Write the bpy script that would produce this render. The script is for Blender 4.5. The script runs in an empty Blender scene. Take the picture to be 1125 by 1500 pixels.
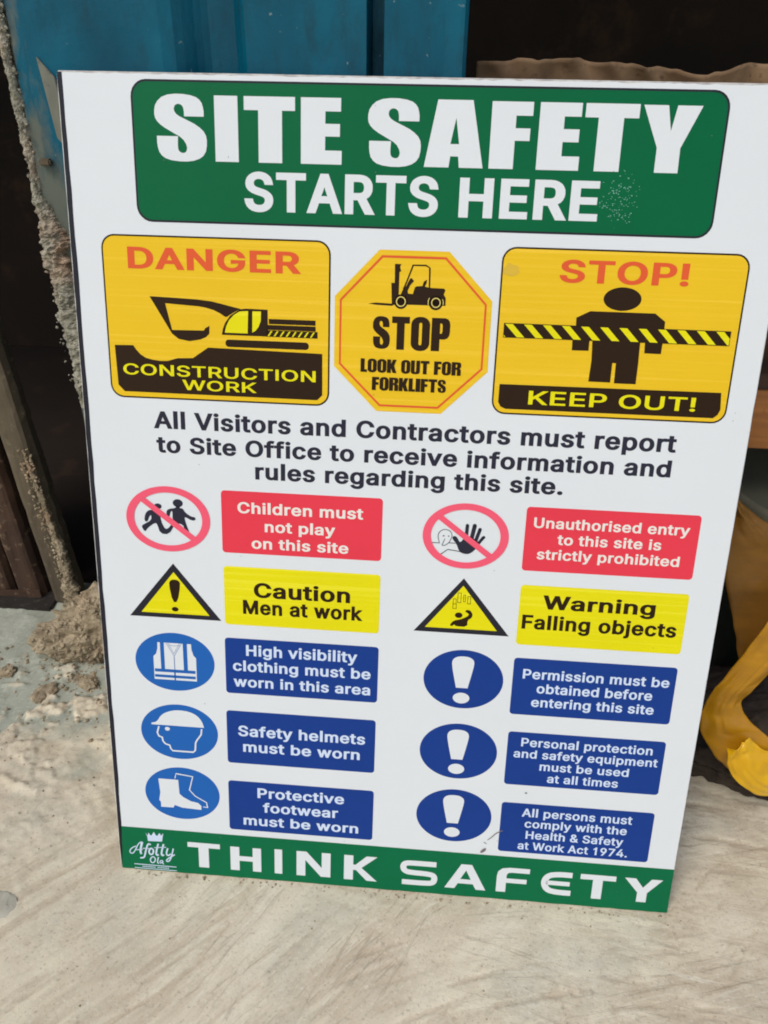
import bpy, bmesh, math, random
import numpy as np
from mathutils import Vector, Matrix
from mathutils.geometry import delaunay_2d_cdt
R = math.radians
S = bpy.context.scene
COL = S.collection

# ------------------------------------------------------------------ camera, sky, sun, exposure
cam = bpy.data.cameras.new('camera'); cam_ob = bpy.data.objects.new('camera', cam); COL.objects.link(cam_ob)
RIGHT = Vector((0.9966563707, 0.0803912047, 0.0146059184))
DOWN = Vector((0.0529893887, -0.4998774523, -0.8644736321))
FWD = Vector((-0.0621949075, 0.8623571110, -0.5024659258))
m = Matrix.Identity(4)
for i in range(3):
    m[i][0] = RIGHT[i]; m[i][1] = -DOWN[i]; m[i][2] = -FWD[i]
m.translation = Vector((0.249038559, -0.407980648, 0.602520819))
cam_ob.matrix_world = m
cam.sensor_fit = 'VERTICAL'; cam.sensor_height = 36.0; cam.lens = 1150 / 1500 * 36.0
cam.clip_start = 0.01; cam.clip_end = 500
S.camera = cam_ob

SUN_EL, SUN_AZ = R(52), R(215)          # azimuth clockwise from +Y: light comes from behind the camera, to its left
world = bpy.data.worlds.new('World'); S.world = world; world.use_nodes = True
wn = world.node_tree; wn.nodes.clear()
sky = wn.nodes.new('ShaderNodeTexSky'); sky.sky_type = 'NISHITA'; sky.sun_disc = False
sky.sun_elevation = SUN_EL; sky.sun_rotation = SUN_AZ; sky.air_density = 1.4; sky.dust_density = 2.5; sky.ozone_density = 1.0
bg = wn.nodes.new('ShaderNodeBackground'); bg.inputs['Strength'].default_value = 0.12
wo = wn.nodes.new('ShaderNodeOutputWorld')
wn.links.new(sky.outputs[0], bg.inputs['Color']); wn.links.new(bg.outputs[0], wo.inputs['Surface'])
sun = bpy.data.lights.new('sun', 'SUN'); sun.energy = 1.0; sun.angle = R(22); sun.color = (1.0, 0.97, 0.93)
sun_ob = bpy.data.objects.new('sun', sun); COL.objects.link(sun_ob)
d = Vector((math.sin(SUN_AZ) * math.cos(SUN_EL), math.cos(SUN_AZ) * math.cos(SUN_EL), math.sin(SUN_EL)))
sun_ob.rotation_euler = (-d).to_track_quat('-Z', 'Y').to_euler()
S.view_settings.view_transform = 'Standard'; S.view_settings.look = 'None'
S.cycles.filter_width = 1.9                  # a phone picture, a little soft
S.view_settings.exposure = 0.28; S.view_settings.gamma = 1.0

# ------------------------------------------------------------------ helpers
def s2l(c):
    return tuple(((v / 255) / 12.92 if v / 255 <= 0.04045 else ((v / 255 + 0.055) / 1.055) ** 2.4) for v in c)

def link(o, parent=None):
    COL.objects.link(o)
    if parent: o.parent = parent
    return o

def tag(o, label=None, cat=None, group=None, kind=None):
    if label: o['label'] = label
    if cat: o['category'] = cat
    if group: o['group'] = group
    if kind: o['kind'] = kind
    return o

def empty(name, loc=(0, 0, 0), rot=(0, 0, 0)):
    o = bpy.data.objects.new(name, None); o.empty_display_size = 0.02
    o.location = loc; o.rotation_euler = rot
    return link(o)

def mesh_obj(name, verts, faces, mat, parent=None, smooth=False):
    me = bpy.data.meshes.new(name); me.from_pydata([tuple(v) for v in verts], [], [tuple(f) for f in faces]); me.update()
    if mat: me.materials.append(mat)
    if smooth: me.shade_smooth()
    return link(bpy.data.objects.new(name, me), parent)

def bm_obj(name, bm, mat, parent=None, smooth=False):
    me = bpy.data.meshes.new(name); bm.to_mesh(me); bm.free()
    me.materials.append(mat)
    if smooth: me.shade_smooth()
    return link(bpy.data.objects.new(name, me), parent)

def box_bm(x0, x1, y0, y1, z0, z1, bevel=0.0, cuts=0, seg=2):
    bm = bmesh.new()
    bmesh.ops.create_cube(bm, size=1)
    for v in bm.verts:
        v.co = Vector((x0 + (v.co.x + .5) * (x1 - x0), y0 + (v.co.y + .5) * (y1 - y0), z0 + (v.co.z + .5) * (z1 - z0)))
    if bevel: bmesh.ops.bevel(bm, geom=bm.edges[:], offset=bevel, segments=seg, affect='EDGES')
    if cuts: bmesh.ops.subdivide_edges(bm, edges=[e for e in bm.edges if e.calc_length() > 0.02], cuts=cuts, use_grid_fill=True)
    return bm

# value noise in numpy
_G = {}
def vn(x, y, seed=0, n=256):
    if seed not in _G: _G[seed] = np.random.default_rng(seed).random((n, n))
    g = _G[seed]
    xi = np.floor(x).astype(int); yi = np.floor(y).astype(int)
    fx = x - xi; fy = y - yi
    fx = fx * fx * (3 - 2 * fx); fy = fy * fy * (3 - 2 * fy)
    a = g[xi % n, yi % n]; b = g[(xi + 1) % n, yi % n]; c = g[xi % n, (yi + 1) % n]; e = g[(xi + 1) % n, (yi + 1) % n]
    return (a * (1 - fx) + b * fx) * (1 - fy) + (c * (1 - fx) + e * fx) * fy

def fbm(x, y, seed=0, octv=4, gain=0.5):
    s = 0; a = 1; t = 0
    for i in range(octv):
        s = s + a * vn(x * 2 ** i + 17.3 * i, y * 2 ** i - 9.1 * i, seed + i); t += a; a *= gain
    return s / t

def vn3(p, seed=0, freq=1.0):
    return (vn(p[:, 0] * freq + 31, p[:, 1] * freq + 7, seed) + vn(p[:, 1] * freq + 3, p[:, 2] * freq + 51, seed + 1)
            + vn(p[:, 2] * freq + 13, p[:, 0] * freq + 23, seed + 2)) / 3 - 0.5

# ------------------------------------------------------------------ materials
class NT:
    def __init__(s, name):
        s.m = bpy.data.materials.new(name); s.m.use_nodes = True; s.t = s.m.node_tree
        s.b = s.t.nodes['Principled BSDF']; s.tc = s.t.nodes.new('ShaderNodeTexCoord')
    def n(s, k, **kw):
        o = s.t.nodes.new(k)
        for a, v in kw.items(): setattr(o, a, v)
        return o
    def l(s, a, b): s.t.links.new(a, b)
    def noise(s, scale=(1, 1, 1), sc=5.0, det=4.0, rough=0.55, dist=0.0, coord='Object'):
        mp = s.n('ShaderNodeMapping'); mp.inputs['Scale'].default_value = scale
        s.l(s.tc.outputs[coord], mp.inputs['Vector'])
        o = s.n('ShaderNodeTexNoise'); o.inputs['Scale'].default_value = sc; o.inputs['Detail'].default_value = det
        o.inputs['Roughness'].default_value = rough; o.inputs['Distortion'].default_value = dist
        s.l(mp.outputs[0], o.inputs['Vector']); return o.outputs['Fac']
    def ramp(s, fac, p0, p1, c0=(0, 0, 0), c1=(1, 1, 1)):
        r = s.n('ShaderNodeValToRGB'); e = r.color_ramp.elements
        e[0].position = p0; e[1].position = p1; e[0].color = (*c0, 1); e[1].color = (*c1, 1)
        s.l(fac, r.inputs[0]); return r.outputs[0]
    def mix(s, fac, a, b, mode='MIX'):
        o = s.n('ShaderNodeMix', data_type='RGBA', blend_type=mode)
        for sock, v in ((o.inputs['Factor'], fac), (o.inputs['A'], a), (o.inputs['B'], b)):
            if isinstance(v, bpy.types.NodeSocket): s.l(v, sock)
            elif isinstance(v, (int, float)): sock.default_value = v
            else: sock.default_value = (*v, 1)
        return o.outputs['Result']
    def bump(s, h, strength=0.3, dist=0.001, prev=None):
        o = s.n('ShaderNodeBump'); o.inputs['Strength'].default_value = strength; o.inputs['Distance'].default_value = dist
        s.l(h, o.inputs['Height'])
        if prev is not None: s.l(prev, o.inputs['Normal'])
        s.l(o.outputs[0], s.b.inputs['Normal']); return o.outputs[0]
    def color(s, c):
        if isinstance(c, bpy.types.NodeSocket): s.l(c, s.b.inputs['Base Color'])
        else: s.b.inputs['Base Color'].default_value = (*c, 1)
    def rough(s, r):
        if isinstance(r, bpy.types.NodeSocket): s.l(r, s.b.inputs['Roughness'])
        else: s.b.inputs['Roughness'].default_value = r

def ink(name, rgb, vary=0.06, rough=0.34, band=0.0):
    """glossy self-adhesive print: flat colour, faint printing bands and blotches"""
    t = NT(name); base = s2l(rgb)
    f = t.noise((1, 1, 1), 14, 3); g = t.noise((0.4, 60, 1), 6, 2)
    c = t.mix(t.ramp(f, .3, .75), tuple(v * (1 - vary) for v in base), tuple(min(1, v * (1 + vary)) for v in base))
    if band:
        c = t.mix(t.ramp(g, .52, .74, (0, 0, 0), (band,) * 3), c, tuple(min(1, v * 1.15 + .05) for v in base))
    w = t.noise((1, 1, 1), 900, 2)
    c = t.mix(t.ramp(w, .3, .7, (0, 0, 0), (.06,) * 3), c, tuple(v * .8 for v in base))
    t.color(c); t.rough(t.ramp(t.noise((1, 1, 1), 30, 3), .3, .7, (rough - .05,) * 3, (rough + .08,) * 3))
    t.b.inputs['Specular IOR Level'].default_value = 0.14
    b = t.bump(t.noise((1, 6, 1), 22, 2), 0.12, 0.0008)
    t.bump(t.noise((1, 1, 1), 1500, 1), 0.06, 0.0002, b)
    return t.m

M = {}
M['white'] = ink('print_white', (221, 225, 227), .012)
M['green'] = ink('print_green', (0, 98, 58), .05)
M['green2'] = ink('print_green_band', (4, 106, 66), .06)
M['black'] = ink('print_black', (40, 40, 48), .05)
M['text'] = ink('print_text_black', (44, 44, 58), .05)
M['brown'] = ink('print_black_on_yellow', (44, 28, 14), .06)
M['yellow'] = ink('print_yellow', (232, 190, 34), .025, band=.5)
M['lemon'] = ink('print_lemon', (228, 218, 16), .03, band=.6)
M['orange'] = ink('print_orange_red', (222, 92, 50), .03)
M['red'] = ink('print_red', (228, 62, 78), .03)
M['pink'] = ink('print_pink_red', (240, 92, 116), .03)
M['navy'] = ink('print_navy', (24, 60, 136), .05)
M['blue'] = ink('print_blue', (34, 98, 176), .04)
M['grey'] = ink('print_grey', (120, 124, 150), .05)
M['scuff'] = ink('grime', (120, 112, 108), .1)
M['scuffl'] = ink('worn_print_glint', (120, 176, 158), .1)
M['cream'] = ink('print_cream', (232, 214, 120), .05)

def mat_board_edge():
    t = NT('board_edge_foam')
    f = t.noise((1, 1, 1), 120, 4); g = t.noise((1, 1, 1), 25, 4)
    c = t.mix(t.ramp(f, .35, .7), s2l((168, 162, 158)), s2l((214, 212, 208)))
    c = t.mix(t.ramp(g, .58, .68), c, s2l((120, 96, 82)))
    t.color(c); t.rough(.6); t.bump(f, .4, .001); return t.m
M['edge'] = mat_board_edge()

def mat_ground():
    t = NT('trowelled_cement')
    at = t.n('ShaderNodeAttribute', attribute_name='streak').outputs['Fac']
    gr = t.n('ShaderNodeAttribute', attribute_name='damp').outputs['Fac']
    tanl, tand = s2l((222, 211, 185)), s2l((200, 186, 160))
    c = t.mix(t.ramp(at, .36, .60), tand, tanl)
    pale = t.noise((1, 1, 1), 11, 6, .65)
    c = t.mix(t.ramp(pale, .48, .66, (0, 0, 0), (.6,) * 3), c, s2l((232, 221, 198)))
    pk = t.noise((1, 1, 1), 6, 5, .65)
    c = t.mix(t.ramp(pk, .5, .68, (0, 0, 0), (.6,) * 3), c, s2l((192, 175, 150)))
    gy = t.noise((1, 1, 1), 8.3, 5, .65)
    c = t.mix(t.ramp(gy, .54, .68, (0, 0, 0), (.5,) * 3), c, s2l((190, 186, 168)))
    greenish = t.mix(t.ramp(t.noise((1, 1, 1), 26, 6, .65), .3, .7), s2l((152, 156, 140)), s2l((184, 188, 172)))
    c = t.mix(t.ramp(gr, .35, .65), c, greenish)
    sp = t.noise((1, 1, 1), 420, 3, .6)
    c = t.mix(t.ramp(sp, .58, .70, (0, 0, 0), (.4,) * 3), c, s2l((132, 114, 94)))
    c = t.mix(t.ramp(sp, .30, .40, (.5,) * 3, (0, 0, 0)), c, s2l((228, 222, 208)))
    sp2 = t.noise((1, 1, 1), 95, 4, .65)
    c = t.mix(t.ramp(sp2, .64, .74, (0, 0, 0), (.45,) * 3), c, s2l((120, 104, 88)))
    # fine trowel and broom scratches, running one way at the left and another at the right
    def scratch(rot, loc):
        m0 = t.n('ShaderNodeMapping'); m0.inputs['Rotation'].default_value = (0, 0, R(rot)); mp = t.n('ShaderNodeMapping'); mp.inputs['Scale'].default_value = (11, 230, 1); mp.inputs['Location'].default_value = loc
        wob = t.n('ShaderNodeTexNoise'); wob.inputs['Scale'].default_value = 7; t.l(t.tc.outputs['Object'], wob.inputs['Vector'])
        ad = t.n('ShaderNodeVectorMath', operation='MULTIPLY_ADD'); t.l(wob.outputs['Color'], ad.inputs[0]); ad.inputs[1].default_value = (.03, .03, 0); t.l(t.tc.outputs['Object'], ad.inputs[2])
        t.l(ad.outputs[0], m0.inputs['Vector']); t.l(m0.outputs[0], mp.inputs['Vector'])
        o = t.n('ShaderNodeTexNoise'); o.inputs['Scale'].default_value = 1; o.inputs['Detail'].default_value = 4; o.inputs['Roughness'].default_value = .7
        t.l(mp.outputs[0], o.inputs['Vector']); return o.outputs['Fac']
    sepg = t.n('ShaderNodeSeparateXYZ'); t.l(t.tc.outputs['Object'], sepg.inputs[0])
    ma = t.n('ShaderNodeMath', operation='MULTIPLY_ADD'); t.l(t.noise((1, 1, 1), 9, 3), ma.inputs[0]); ma.inputs[1].default_value = .5; t.l(sepg.outputs['X'], ma.inputs[2])
    side = t.ramp(ma.outputs[0], .47, .56)
    scr = t.mix(side, scratch(-46, (0, 0, 0)), scratch(10, (3, 5, 0)))
    scr2 = t.mix(side, scratch(-62, (9, 2, 0)), scratch(-14, (6, 1, 0)))
    inv0 = t.n('ShaderNodeMath', operation='SUBTRACT'); inv0.inputs[0].default_value = 1.0; t.l(t.ramp(gr, .3, .6), inv0.inputs[1])
    xm = t.n('ShaderNodeMapRange'); xm.inputs['From Min'].default_value = -.06; xm.inputs['From Max'].default_value = .12; t.l(sepg.outputs['X'], xm.inputs['Value'])
    pm = t.n('ShaderNodeMath', operation='MULTIPLY'); t.l(t.ramp(t.noise((1, 1, 1), 13, 3), .40, .60, (.2,) * 3, (1, 1, 1)), pm.inputs[0]); t.l(xm.outputs[0], pm.inputs[1])
    inv = t.n('ShaderNodeMath', operation='MULTIPLY'); t.l(inv0.outputs[0], inv.inputs[0]); t.l(pm.outputs[0], inv.inputs[1])
    for q_ in (scr, scr2):
        w_ = t.n('ShaderNodeMath', operation='MULTIPLY'); t.l(t.ramp(q_, .57, .66, (0, 0, 0), (.5,) * 3), w_.inputs[0]); t.l(inv.outputs[0], w_.inputs[1])
        c = t.mix(w_.outputs[0], c, s2l((142, 126, 106)))
        w_ = t.n('ShaderNodeMath', operation='MULTIPLY'); t.l(t.ramp(q_, .34, .42, (.4,) * 3, (0, 0, 0)), w_.inputs[0]); t.l(inv.outputs[0], w_.inputs[1])
        c = t.mix(w_.outputs[0], c, s2l((232, 226, 210)))
    t.color(c); t.rough(.82); t.b.inputs['Specular IOR Level'].default_value = .3
    b0 = t.bump(scr, .30, .0012)
    b = t.bump(t.noise((1, 1, 1), 260, 5, .7), .40, .0011, b0)
    t.bump(t.noise((1, 1, 1), 900, 3, .6), .35, .0005, b)
    return t.m
M['ground'] = mat_ground()

def mat_mortar(name, a, b_, scale=60):
    t = NT(name)
    f = t.noise((1, 1, 1), scale, 6, .65); g = t.noise((1, 1, 1), 18, 3)
    c = t.mix(t.ramp(f, .3, .7), s2l(a), s2l(b_))
    c = t.mix(t.ramp(g, .50, .66, (0, 0, 0), (.55,) * 3), c, s2l((176, 138, 110)))
    c = t.mix(t.ramp(t.noise((1, 1, 1), 23, 3), .56, .66, (0, 0, 0), (.6,) * 3), c, s2l((92, 92, 66)))
    t.color(c); t.rough(.95); t.b.inputs['Specular IOR Level'].default_value = .1
    t.bump(t.noise((1, 1, 1), 300, 5, .7), .8, .002); return t.m
M['mortar'] = mat_mortar('crumbled_mortar', (122, 108, 86), (198, 182, 154))
M['mortar_edge'] = mat_mortar('mortar_smear', (112, 108, 96), (182, 178, 160), 150)

def mat_blue():
    t = NT('blue_gloss_paint_worn')
    f = t.noise((1, 1, .5), 12, 5)
    c = t.mix(t.ramp(f, .3, .75), s2l((0, 62, 82)), s2l((0, 102, 126)))
    dirt = t.noise((3, 1, 1), 16, 6, .65)
    c = t.mix(t.ramp(dirt, .50, .72, (0, 0, 0), (.75,) * 3), c, s2l((22, 50, 58)))
    # bare, cement-stained patches towards the left edge of the sheet
    sep = t.n('ShaderNodeSeparateXYZ'); t.l(t.tc.outputs['Object'], sep.inputs[0])
    mr = t.n('ShaderNodeMapRange'); mr.inputs['From Min'].default_value = .05; mr.inputs['From Max'].default_value = -.002
    t.l(sep.outputs['X'], mr.inputs['Value'])
    add = t.n('ShaderNodeMath', operation='MULTIPLY'); t.l(mr.outputs[0], add.inputs[0]); t.l(t.noise((1.6, 1, .5), 55, 6, .7), add.inputs[1])
    mz = t.n('ShaderNodeMapRange'); mz.inputs['From Min'].default_value = .585; mz.inputs['From Max'].default_value = .48; mz.inputs['To Max'].default_value = .55
    t.l(sep.outputs['Z'], mz.inputs['Value'])
    a2 = t.n('ShaderNodeMath', operation='MULTIPLY_ADD'); t.l(mz.outputs[0], a2.inputs[0]); t.l(mr.outputs[0], a2.inputs[1]); t.l(add.outputs[0], a2.inputs[2])
    c = t.mix(t.ramp(a2.outputs[0], .36, .56), c, s2l((98, 104, 94)))
    fl = t.noise((1, 1, 1), 190, 3)
    c = t.mix(t.ramp(fl, .70, .74), c, s2l((120, 140, 140)))
    t.color(c); t.rough(t.ramp(dirt, .4, .7, (.28,) * 3, (.6,) * 3)); t.b.inputs['Specular IOR Level'].default_value = .22
    b = t.bump(t.noise((1, 1, .6), 40, 4), .5, .0016)
    t.bump(t.noise((1, 1, 1), 300, 3), .3, .0006, b); return t.m
M['bluep'] = mat_blue()

def mat_simple(name, a, b_, scale=20, rough=.7, stretch=(1, 1, 1), bump=.3, dist=.001, metallic=0.0, spot=None):
    t = NT(name); f = t.noise(stretch, scale, 6, .6)
    c = t.mix(t.ramp(f, .3, .7), s2l(a), s2l(b_))
    if spot: c = t.mix(t.ramp(t.noise((1, 1, 1), scale * 4, 5, .65), .58, .68, (0, 0, 0), (.8,) * 3), c, s2l(spot))
    t.color(c); t.rough(rough); t.b.inputs['Metallic'].default_value = metallic
    t.bump(f, bump, dist); return t.m
M['rust'] = mat_simple('rusty_brown_steel', (46, 30, 20), (84, 58, 40), 22, .8, (1, 1, .35), .6, .0015, spot=(126, 104, 82))
M['rustpost'] = mat_simple('dusty_grey_brown_steel', (70, 60, 46), (104, 92, 72), 26, .85, (1, 1, .3), .5, .0012, spot=(130, 116, 92))
M['doorshade'] = mat_simple('shade_below_door', (22, 18, 15), (44, 38, 32), 30, .8, spot=(70, 64, 54))  # colour of the shade painted on the ground below the door
M['plate'] = mat_simple('bare_grey_steel', (96, 98, 88), (124, 124, 110), 60, .6, (1, 1, .5), .4, .001, spot=(80, 84, 78))
M['inside'] = mat_simple('shade_dark_interior', (24, 18, 14), (48, 34, 24), 3, .95, spot=(60, 42, 28))  # kept very dark: the interior's deep shade is put into the colour
M['sack'] = mat_simple('brown_kraft_paper', (98, 74, 52), (148, 118, 86), 30, .8, (1, 1, 1), .3, .001, spot=(84, 62, 44))
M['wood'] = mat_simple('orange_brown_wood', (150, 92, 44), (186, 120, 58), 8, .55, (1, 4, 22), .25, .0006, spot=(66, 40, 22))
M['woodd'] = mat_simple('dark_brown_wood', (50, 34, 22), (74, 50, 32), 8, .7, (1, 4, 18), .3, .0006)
M['tub'] = mat_simple('dark_green_plastic', (26, 38, 34), (40, 54, 46), 10, .45, bump=.1)
M['lid'] = mat_simple('dusty_grey_green_plastic', (92, 90, 74), (116, 112, 92), 14, .7, bump=.15)
M['ochre'] = mat_simple('yellow_film_shaded', (112, 74, 18), (142, 96, 22), 16, .5, (1, 1, 3), .3, .002)  # shaded folds of the yellow film, shade put into the colour
M['gold'] = mat_simple('yellow_film_half_shaded', (158, 108, 10), (200, 142, 14), 14, .4, (1, 1, 3), .3, .002)  # same film half in shade, painted a step darker
M['yfilm_lit'] = mat_simple('yellow_film_lit', (214, 158, 8), (240, 190, 20), 14, .22, (1, 1, 1), .6, .002)  # same film where light reaches it
M['cloth_and_shade'] = mat_simple('dark_rag_and_shade', (44, 34, 28), (74, 62, 50), 24, .95, bump=.5, dist=.002)  # rag colour, dark enough to pass for the shade around it
M['stone'] = mat_simple('flat_grey_stone', (172, 167, 150), (196, 190, 172), 40, .85, bump=.4)

# ------------------------------------------------------------------ ground: one sheet, fine where the photo looks
def axis(a, b, step, outer):
    core = np.arange(a, b + 1e-9, step)
    up = [b + step * 2 * 1.35 ** i for i in range(1, 40)]; up = [u for u in up if u < outer] + [outer]
    dn = [a - step * 2 * 1.35 ** i for i in range(1, 40)]; dn = [u for u in dn if u > -outer] + [-outer]
    return np.array(sorted(dn) + list(core) + up)
GX = axis(-0.42, 0.72, 0.0021, 80.0); GY = axis(-0.17, 0.46, 0.0021, 80.0)
X, Y = np.meshgrid(GX, GY, indexing='ij')

def ground_fields(X, Y):
    wx = (fbm(X * 5, Y * 5, 71, 2) - .5) * .03; wy = (fbm(X * 5, Y * 5, 81, 2) - .5) * .03
    x = X + wx; y = Y + wy
    def arcs(cx, cy, f, fa, sd):
        r = np.hypot(x - cx, y - cy); an = np.arctan2(y - cy, x - cx)
        return fbm(r * f, an * fa, sd, 4, .7)
    def lines(deg, f, fa, sd):
        c_, s_ = math.cos(R(deg)), math.sin(R(deg)); return fbm((-x * s_ + y * c_) * f, (x * c_ + y * s_) * fa, sd, 4, .7)
    fam = [(arcs(.47, -.55, 130, 22, 5), vn(X * 9 + 3, Y * 9, 201) + np.clip((X - .22) * 1.6, -.3, .5)),
           (lines(46, 130, 17, 15), vn(X * 9, Y * 9 + 5, 202) + np.clip((.32 - X) * 1.6, -.4, .4)),
           (lines(64, 140, 20, 18), vn(X * 9, Y * 9 + 9, 205) + np.clip((.24 - X) * 1.2, -.4, .25)),
           (arcs(.60, .62, 130, 20, 25), vn(X * 9 + 8, Y * 9, 203) + np.clip((X - .42) * 3, -.5, .5)),
           (lines(-14, 120, 18, 28), vn(X * 8 + 4, Y * 8, 204) + np.clip((X - .30) * 1.2, -.4, .2))]
    num = 0; den = 0
    for f_, w_ in fam: e_ = np.exp(w_ * 9); num = num + f_ * e_; den = den + e_
    st = num / den
    left = np.clip((.02 - X) * 7 + (Y + .02) * 5 + (fbm(X * 10, Y * 10, 53, 3) - .5) * 2.0, 0, 1)   # rougher, hardly trowelled
    rough = fbm(X * 60, Y * 60, 63, 5, .7)
    st = st * (1 - left * .8) + rough * left * .8
    damp = np.clip(.5 + (Y - .135) * 6 - (X + .05) * 2.5 + (fbm(X * 14, Y * 14, 91, 4) - .5) * 1.6, 0, 1)
    near = np.exp(-(np.maximum(0, np.abs(X - .15) - .6) ** 2 + np.maximum(0, np.abs(Y - .12) - .35) ** 2) * 30)
    smooth = 1 - .8 * np.clip((damp - .45) * 5, 0, 1)
    h = ((st - .5) * .0011 + (rough - .5) * .0036 * left) * smooth
    # thin drag scratches
    sc = lines(50, 240, 5, 301); sc2 = arcs(.47, -.55, 230, 5, 302)
    g = np.clip(np.where(vn(X * 6, Y * 6, 303) > .5, sc, sc2) - .64, 0, .1) * 10
    h -= g * .0014 * (1 - left * .6)
    st = st - g * .30 * (1 - left)
    h += (fbm(X * 16, Y * 16, 101, 3) - .5) * .003
    # small broken crusts on the damp cement at the left
    cr = np.clip((fbm(X * 34, Y * 34, 111, 5, .65) - .54) * 9, 0, 1) * np.exp(-((X + .12) / .13) ** 2 - ((Y - .17) / .10) ** 2)
    cr = np.maximum(cr, np.clip((fbm(X * 22, Y * 22, 115, 5, .7) - .60) * 9, 0, 1) * left * (X < .02) * .25)
    h += cr * .005 * (.6 + .8 * vn(X * 250, Y * 250, 117))
    damp = damp * (1 - cr * .9)
    rid = np.exp(-((Y - (.075 + .22 * (X + .1) + .02 * np.sin(X * 30) + (vn(X * 60, Y * 0, 119) - .5) * .012)) / .004) ** 2) * np.clip((-X + .02) * 12, 0, 1) * (vn(X * 30, Y * 0, 118) > .35)
    h += rid * .003
    foot = np.exp(-(np.maximum(0, np.abs(X - .2286) - .235) / .02) ** 2 - (np.maximum(0, np.abs(Y - .004) - .006) / .012) ** 2)
    h = h * (1 - foot * .8) * near - .0008
    return h, st, damp, near
H, ST, DAMP, NEAR = ground_fields(X, Y)
def ground_z(x, y):
    h, *_ = ground_fields(np.array([[float(x)]]), np.array([[float(y)]])); return float(h[0, 0])
nx, ny = X.shape
co = np.stack([X, Y, H], -1).reshape(-1, 3)
idx = np.arange(nx * ny).reshape(nx, ny)
quads = np.stack([idx[:-1, :-1], idx[1:, :-1], idx[1:, 1:], idx[:-1, 1:]], -1).reshape(-1, 4)
me = bpy.data.meshes.new('ground')
me.vertices.add(len(co)); me.vertices.foreach_set('co', co.ravel())
me.loops.add(quads.size); me.loops.foreach_set('vertex_index', quads.ravel().astype(np.int32))
me.polygons.add(len(quads)); me.polygons.foreach_set('loop_start', np.arange(0, quads.size, 4, dtype=np.int32))
me.update(calc_edges=True); me.shade_smooth()
for nm, arr in (('streak', ST), ('damp', DAMP)):
    a = me.attributes.new(nm, 'FLOAT', 'POINT'); a.data.foreach_set('value', arr.ravel().astype(np.float32))
me.materials.append(M['ground'])
tag(link(bpy.data.objects.new('ground', me)), kind='structure')

# ------------------------------------------------------------------ shop behind: dark inside, blue steel pier, rusty door
def struct(name, bm, mat):
    return tag(bm_obj(name, bm, mat), kind='structure')
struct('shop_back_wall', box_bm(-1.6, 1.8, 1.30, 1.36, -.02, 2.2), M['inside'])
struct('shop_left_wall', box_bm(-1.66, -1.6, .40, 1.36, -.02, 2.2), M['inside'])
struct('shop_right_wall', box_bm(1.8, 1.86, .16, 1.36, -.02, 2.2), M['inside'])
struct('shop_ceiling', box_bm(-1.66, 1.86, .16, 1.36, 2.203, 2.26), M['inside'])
struct('shop_floor_shade', box_bm(-1.58, 1.78, .403, 1.29, -.03, .006), M['inside'])  # dark sheet over the floor, standing in for shade in the shop
struct('shop_shade_beam', box_bm(-1.66, 1.86, .10, .155, 1.25, 2.20), M['inside'])  # unseen beam, added and set low to darken the shop

# blue pier: folded steel sheet with two pressed channels, thick lip at its right
pier = empty('blue_steel_pier', (-.036, .150, 0))
tag(pier, 'worn blue painted steel pier that the top of the sign leans on', 'door pier')
def profile_sheet(prof, z0, z1, nz, thick, mat, name, parent, wob=.0006, seed=3):
    """vertical sheet whose plan follows prof [(x, y)...]"""
    pts = np.array(prof); n = len(pts)
    zs = np.concatenate([np.linspace(z0, .35, 6), np.linspace(.36, .72, nz), np.linspace(.75, z1, 6)])
    V = []
    for off in (0, thick):
        for z in zs:
            w = (vn(pts[:, 0] * 60, np.full(n, z * 60), seed) - .5) * wob
            w = w + (vn(pts[:, 0] * 14, np.full(n, z * 9), seed + 5) - .5) * wob * 3
            for i in range(n): V.append((pts[i, 0], pts[i, 1] + off + w[i], z))
    F = []; nzs = len(zs); L = n * nzs
    for j in range(nzs - 1):
        for i in range(n - 1):
            a = j * n + i
            F.append((a, a + 1, a + n + 1, a + n)); F.append((L + a, L + a + n, L + a + n + 1, L + a + 1))
        for i, s in ((0, 1), (n - 1, -1)):
            a = j * n + i; q = (a, a + n, L + a + n, L + a); F.append(q if s > 0 else q[::-1])
    for j, s in ((0, 1), (nzs - 1, -1)):
        for i in range(n - 1):
            a = j * n + i; q = (a, L + a, L + a + 1, a + 1); F.append(q if s > 0 else q[::-1])
    o = mesh_obj(name, V, F, mat, parent, smooth=False)
    return o
def chan(x, w, dpt, soft):
    return [(x - w / 2 - soft, 0), (x - w / 2, dpt * .85), (x - w / 2 + soft * .5, dpt), (x + w / 2 - soft * .5, dpt), (x + w / 2, dpt * .85), (x + w / 2 + soft, 0)]
prof = [(0, .012), (.0015, .003), (.004, 0)] + [(x, 0) for x in np.arange(.012, .105, .008)] + [(.108, .002), (.113, .006)]
prof += [(.119, .012), (.123, .015), (.127, .017), (.144, .017), (.148, .012), (.151, .004), (.154, 0)]
prof += [(x, 0) for x in np.arange(.172, .224, .008)]
prof += chan(.2345, .0085, .024, .0012) + [(x, 0) for x in np.arange(.249, .284, .007)] + [(.2865, -.0012), (.2885, -.0012), (.2905, .001), (.291, .012)]
profile_sheet(prof, 0.0, 1.248, 90, .0022, M['bluep'], 'painted_sheet', pier)
# inner return of the sheet (gives the pier its depth)
bm_obj('side_return', box_bm(.2872, .2900, .0135, .08, 0, 1.248, .0004), M['bluep'], pier)
bm_obj('side_return', box_bm(.0004, .0030, .0150, .08, 0, 1.248, .0004), M['bluep'], pier)
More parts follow.
